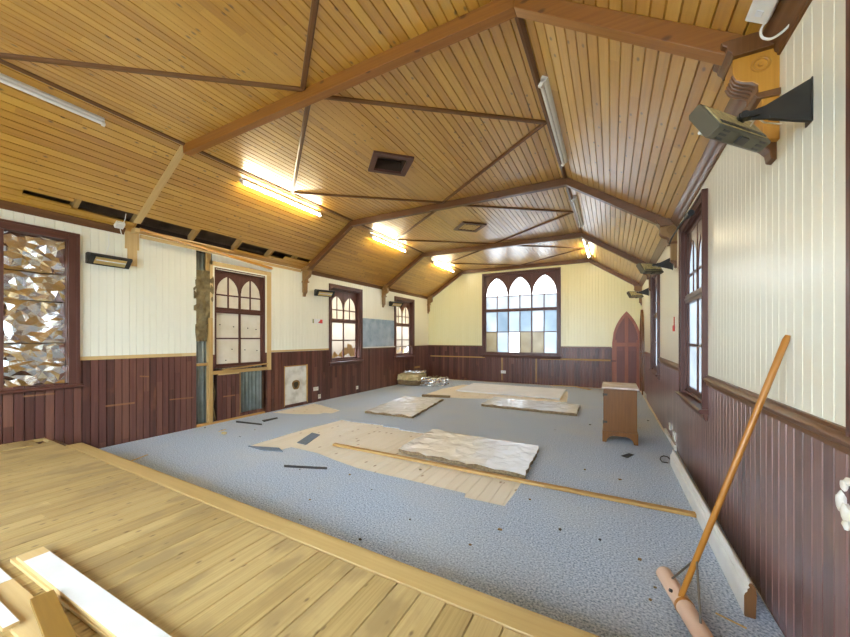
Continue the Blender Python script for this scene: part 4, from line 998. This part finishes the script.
# folded pile
def batt(nm, lab, x0, x1, y0, y1, z0, z1, seed, mats, rz=0.0):
    bm = bmesh.new(); bmesh.ops.create_cube(bm, size=1); bmesh.ops.subdivide_edges(bm, edges=bm.edges, cuts=14, use_grid_fill=True)
    mb = MB(); R_ = Matrix.Rotation(rz, 3, 'Z'); cx_, cy_ = (x0+x1)/2, (y0+y1)/2
    for v in bm.verts:
        p = v.co*1.0; r_ = max(abs(p.x), abs(p.y), abs(p.z)) or 1
        p = p.lerp(p.normalized()*.62, .28)
        n_ = Vector((noise.noise(v.co*5+Vector((seed, 0, 0))), noise.noise(v.co*5+Vector((0, seed, 3))), noise.noise(v.co*6+Vector((3, 0, seed)))))
        p += n_*Vector((.07, .07, .07)).x
        w_ = Vector((p.x*(x1-x0), p.y*(y1-y0), 0)); w_ = R_ @ w_
        zc = z0+(p.z+.5)*(z1-z0); v.co = Vector((cx_+w_.x, cy_+w_.y, max(zc, z0)))
    for f in bm.faces: mb.face([v.co.copy() for v in f.verts], None, 0 if f.calc_center_median().z > z0+.45*(z1-z0) or len(mats) == 1 else 1)
    bm.free()
    return tag(mb.build(nm, [M[m] for m in mats]), lab, 'insulation batt')
batt('folded_insulation', 'brown and yellow edged insulation batt folded in the far left corner pile', -6.14, -5.40, 9.60, 10.35, .002, .36, 3.3, ('fibre_y', 'fibre'), .1)
batt('folded_foil', 'silver foil batt folded on the right of the far left corner pile', -5.26, -4.66, 9.62, 10.40, .002, .28, 8.1, ('foil', 'foil'), -.2)
batt('crushed_foil', 'crushed silver foil lying on top of the far left corner pile', -6.0, -5.35, 9.78, 10.25, .392, .47, 5.5, ('foil', 'foil'), .3)
# long batten
mb = MB(); mb.obox((-3.43, 3.715, .006), (4.06, -.075, 0), (.001, .062, 0), (0, 0, .028))
tag(mb.build('timber_batten', M['lath'], bevel=.003), 'long thin timber batten lying across the carpet to the right wall', 'batten')

# cabinet
cb = empty('cabinet', (.10, 6.08, 0), 'small oak cabinet with pale top and scalloped base near the right wall', 'cabinet')
x0, x1, y0, y1, ht = -.112, .328, 5.735, 6.38, .80
mb = MB(); mb.box(x0+.008, x1-.008, y0+.012, y1-.005, .15, ht-.03); mb.build('body', M['cab'], cb, bevel=.003)
mb = MB(); mb.box(x0+.012, x1-.012, y0, y0+.016, .17, ht-.035); dd = mb.build('door', M['cab'], cb, bevel=.003)
mb = MB()
for z in (.68, .285): mb.box(x0+.006, x0+.06, y0-.006, y0+.004, z-.008, z+.022); mb.tube([(x0+.008, y0-.006, z-.02), (x0+.008, y0-.006, z+.03)], .006, 8)
mb.build('hinge', M['black'], dd)
mb = MB(); mb.box(x0-.012, x1+.012, y0-.014, y1+.01, ht-.028, ht); mb.build('top', plain('pale_cabinet_top', (.62, .50, .42), .4, col2=(.80, .74, .70), scale=6), cb, bevel=.006)  # top mottled paler than the oak body
mb = MB(); w_ = x1-x0+.008
sc = [(0, 0), (.05, 0), (.065, .05), (.10, .085), (.15, .10), (w_-.15, .10), (w_-.10, .085), (w_-.065, .05), (w_-.05, 0), (w_, 0), (w_, .16), (0, .16)]
mb.prism(sc, (x0-.004, y0-.008, .001), X, Z, Y*.02); mb.prism(sc, (x0-.004, y1-.02, .001), X, Z, Y*.02)
d_ = y1-y0
sc2 = [(0, 0), (.06, 0), (.08, .05), (.13, .10), (d_-.13, .10), (d_-.08, .05), (d_-.06, 0), (d_, 0), (d_, .16), (0, .16)]
for x in (x0-.004, x1-.016): mb.prism(sc2, (x, y0, .001), Y, Z, X*.02)
mb.build('plinth', M['cab'], cb, bevel=.003)

# broom
br = empty('broom', (.30, 2.35, 0), 'wide wooden broom with long orange handle leaning on the boarded wall', 'broom')
hb0, hb1 = Vector((.278, 2.555, .085)), Vector((.405, 2.00, .085))
hc = hb0.lerp(hb1, .5)
ax = (hb1-hb0).normalized(); sd = Z.cross(ax).normalized()
mb = MB(); pf = [(math.cos(a)*.036, math.sin(a)*.032) for a in [2*math.pi*k/14 for k in range(14)]]
ps = [hb0+(hb1-hb0)*t for t in (0, .02, .5, .98, 1)]
mb.tube(ps, [.032, .043, .044, .043, .032], 16); mb.build('head', M['broomhead'], br, smooth=True)
mb = MB(); mb.tube([hc-ax*.008, hc+ax*.008], .047, 16); mb.build('band', M['broomwood'], br, smooth=True)
mb = MB()
for i in range(26):
    for j in range(3):
        p = hb0+(hb1-hb0)*((i+.5)/26)+sd*(.002+.013*j); p.z = .07
        q = p+Vector((random.uniform(-.01, .01), random.uniform(-.01, .01), 0))+sd*(.012+.022*j); q.z = .004
        mb.tube([p, (p+q)/2, q], [.008, .010, .011], 5)
bo = mb.build('bristles', M['bristle'], br); bo['kind'] = 'stuff'
h0 = Vector((.322, 2.30, .10)); h1 = Vector((XR-.014, 2.345, 1.515))
mb = MB(); mb.tube([h0, h0.lerp(h1, .02), h0.lerp(h1, .5), h0.lerp(h1, .985), h1], [.012, .014, .0145, .0145, .010], 14); mb.build('handle', M['broomwood'], br, smooth=True)
k_ = h0.lerp(h1, .17)
for t in (.20, .80):
    e_ = hb0.lerp(hb1, t)+Z*.032
    mb = MB(); mb.tube([e_, e_.lerp(k_, .95), k_], .0055, 8); mb.build('brace', M['steel'], br, smooth=True)
mb = MB(); e_ = hb0.lerp(hb1, .38)+Z*.03-sd*.034; mb.tube([e_, e_-sd*.012+Z*.004], .009, 10); mb.build('bolt', M['black'], br)

# detached skirting board standing along the right wall
sk = MB(); pf = [(0, 0), (.022, 0), (.022, .10), (.012, .125), (.012, .165), (.0, .175)]
p0, p1 = Vector((.635, 2.485, .002)), Vector((.618, 5.05, .002))
d = p1-p0; sx = Vector((1, 0, 0))
prof_s = [(0, 0), (.045, 0), (.05, .13), (.045, .165), (.03, .185), (.020, .182), (.016, .170), (.022, .160), (.012, .148), (.012, .136), (.002, .124), (-.002, .11), (-.002, .01)]
sk.prism(prof_s, p0, sx, Z, d)
sk_o = empty('skirting_board', p0, 'detached moulded skirting board lying along the foot of the right wall', 'skirting board')
sk.build('board', M['white_paint'], sk_o)
mb = MB(); mb.prism([(a, b) for a, b in prof_s], p0-d.normalized()*.003, sx, Z, d.normalized()*.003); mb.build('end_grain', M['brown'], sk_o)
mb = MB(); mb.box(XR-.03, XR-.002, 5.72, 6.75, .0, .07); tag(mb.build('skirting_offcut', M['plaster'], bevel=.004), 'short white painted skirting piece against the right wall past the long skirting', 'skirting board')
mb = MB(); mb.box(XR-.03, XR-.002, 10.3, 10.93, .0, .10); tag(mb.build('white_block', M['white_paint'], bevel=.004), 'short white block at the foot of the red door corner', 'block')
mb = MB(); mb.tube([(.617, 5.075, .06), (.60, 5.10, .075), (.56, 5.11, .08), (.53, 5.10, .065), (.52, 5.08, .04), (.54, 5.07, .015), (.60, 5.075, .012)], .006, 6)
tag(mb.build('cable_loop', M['black_rubber'], smooth=True), 'loop of black cable at the far end of the loose skirting', 'cable')
mb = MB(); mb.obox((.50, 2.43, .002), (.115, -.055, 0), (.003, .007, 0), (0, 0, .005))
tag(mb.build('wood_splinter', M['raw']), 'thin pale splinter on the carpet by the end of the loose skirting', 'debris')

# carpet offcuts
def scrap(nm, pix, mat, lab, h=.008, z=0.001):
    pts = [onZ(px, py, z) for px, py in pix]; mb = MB()
    mb.prism([(p.x, p.y) for p in pts], (0, 0, z), X, Y, Z*h)
    return tag(mb.build(nm, M[mat]), lab, 'carpet scrap')
scrap('carpet_scrap', [(297, 443), (312, 433), (320, 435), (306, 445)], 'carpet_scrap', 'short blue carpet strip lying on the bare boards', z=-.011)
scrap('carpet_scrap', [(248, 446.5), (279, 448.5), (283, 452), (262, 450.5)], 'carpet_scrap', 'blue carpet strip curled at the left tip of the bare boards', .012)
scrap('carpet_scrap', [(284, 465.3), (327, 467.6), (327, 469.5), (284, 467.3)], 'darkscrap', 'thin dark strip on the carpet in front of the bare boards', .006)
scrap('carpet_scrap', [(236, 421), (262, 424), (262, 425.2), (236, 422.5)], 'darkscrap', 'thin dark strip on the carpet in front of the corrugated sheet', .006)
scrap('carpet_scrap', [(262, 420.5), (277, 417.5), (278, 418.5), (264, 422)], 'darkscrap', 'short dark strip near the foot of the dirty white panel', .006)
scrap('carpet_scrap', [(621, 456), (629, 453.5), (634, 455), (627, 458)], 'darkscrap', 'small dark patch of underlay on the carpet in front of the cabinet', .005)

# foreground boards on the stage
def plank(P, d, wd, th, mat, lab, top=None, bare=None, plen=None):
    P, d = Vector(P), Vector(d); n = Z.cross(d).normalized()
    if not top:
        mb = MB(); mb.obox(P, d, n*wd, Z*th); return tag(mb.build('loose_plank', M[mat], None, bevel=.002), lab, 'plank', 'loose planks on the stage')
    r = empty('loose_plank', P+d/2, lab, 'plank', 'loose planks on the stage')
    mb = MB(); mb.obox(P, d, n*wd, Z*th); mb.build('board', M[mat], r, bevel=.002)
    if top:
        u = d.normalized(); b0 = bare or 0
        mb = MB(); mb.obox(P+u*b0+n*.003+Z*th, (u*plen if plen else d-u*b0), n*(wd-.006), Z*.0012); mb.build('painted_face', M[top], r)
    return r
D0 = DECK+.001
plank((-2.90, .632, D0), (1.88, .032, 0), .115, .018, 'raw', 'lower bare plank under the white painted one, partly hidden')
plank((-2.86, .645, D0+.019), (1.98, .020, 0), .105, .018, 'raw', 'long white painted plank with a bare end, topmost on the stage', 'white_paint', .10)
plank((-3.15, .465, D0), (1.70, .03, 0), .115, .018, 'raw', 'orange bare plank with a white painted end lying beside the long white plank', 'white_paint', 0, .50)
plank((-3.15, .330, D0), (1.60, -.02, 0), .11, .018, 'raw', 'cream painted plank farthest from the long white plank', 'cream_paint', .0)
plank((-3.00, .448, D0+.019), (.80, .01, 0), .05, .016, 'raw', 'narrow white strip on top of the orange bare plank', 'white_paint', .0)
plank((-2.30, .560, D0+.037), (.58, -.075, 0), .075, .020, 'blockwood', 'short brown block lying across the stage planks')

# small debris
chips = [(222, 430), (255, 430), (205, 428), (240, 437), (300, 470), (350, 475), (372, 490), (410, 520), (470, 545), (300, 520), (420, 470), (530, 500), (560, 530), (585, 470), (600, 540), (640, 560), (620, 480), (555, 430), (590, 425), (600, 415), (640, 428), (648, 421), (310, 500), (360, 540), (500, 530), (655, 588), (690, 420), (650, 600)]
proto = None
for i, (px, py) in enumerate(chips):
    p = onZ(px, py, .0)
    if not (XL+.1 < p.x < XR-.1): continue
    mb = MB(); s_ = random.uniform(.008, .02)
    q = [(math.cos(a)*s_*random.uniform(.5, 1.2), math.sin(a)*s_*random.uniform(.4, .9)) for a in [k*1.2566 for k in range(5)]]
    mb.prism(q, (p.x, p.y, .001), X, Y, Z*random.uniform(.004, .01))
    tag(mb.build('debris_chip', M[random.choice(['nail', 'rust', 'darkscrap', 'mud'])]), 'tiny dark chip of debris on the carpet', 'debris', 'debris chips on the carpet')
for i, (px0, py0, px1, py1, lab) in enumerate(((219, 432, 226, 429.5, 'pale splinter of wood on the carpet below the torn wall strip'), (553, 385.6, 578, 387, 'longer pale lath at the foot of the end wall'), (575, 385, 590, 388, 'pale lath angled at the foot of the end wall near the door'), (130, 462, 148, 455, 'thin pale straw of debris on the carpet by the stage'))):
    a, b = onZ(px0, py0, .004), onZ(px1, py1, .004); d = b-a; n_ = Z.cross(d).normalized()
    if max(a.y, b.y) > 11.75:
        s_ = 11.75/max(a.y, b.y); a = Vector((a.x*s_, a.y*s_, .004)); b = Vector((b.x*s_, b.y*s_, .004)); d = b-a
    mb = MB(); mb.obox(a, d, n_*(.05 if i in (1, 2) else .012), Z*(.02 if i in (1, 2) else .008)); tag(mb.build('wood_scrap', M['raw']), lab, 'wood scrap')
mb = MB(); blob(mb, onZ(224, 433, .02), (.06, .035, .02), 4.0); tag(mb.build('plaster_lump', M['fibre_y']), 'yellowish crumb of insulation on the carpet below the torn wall strip', 'debris')
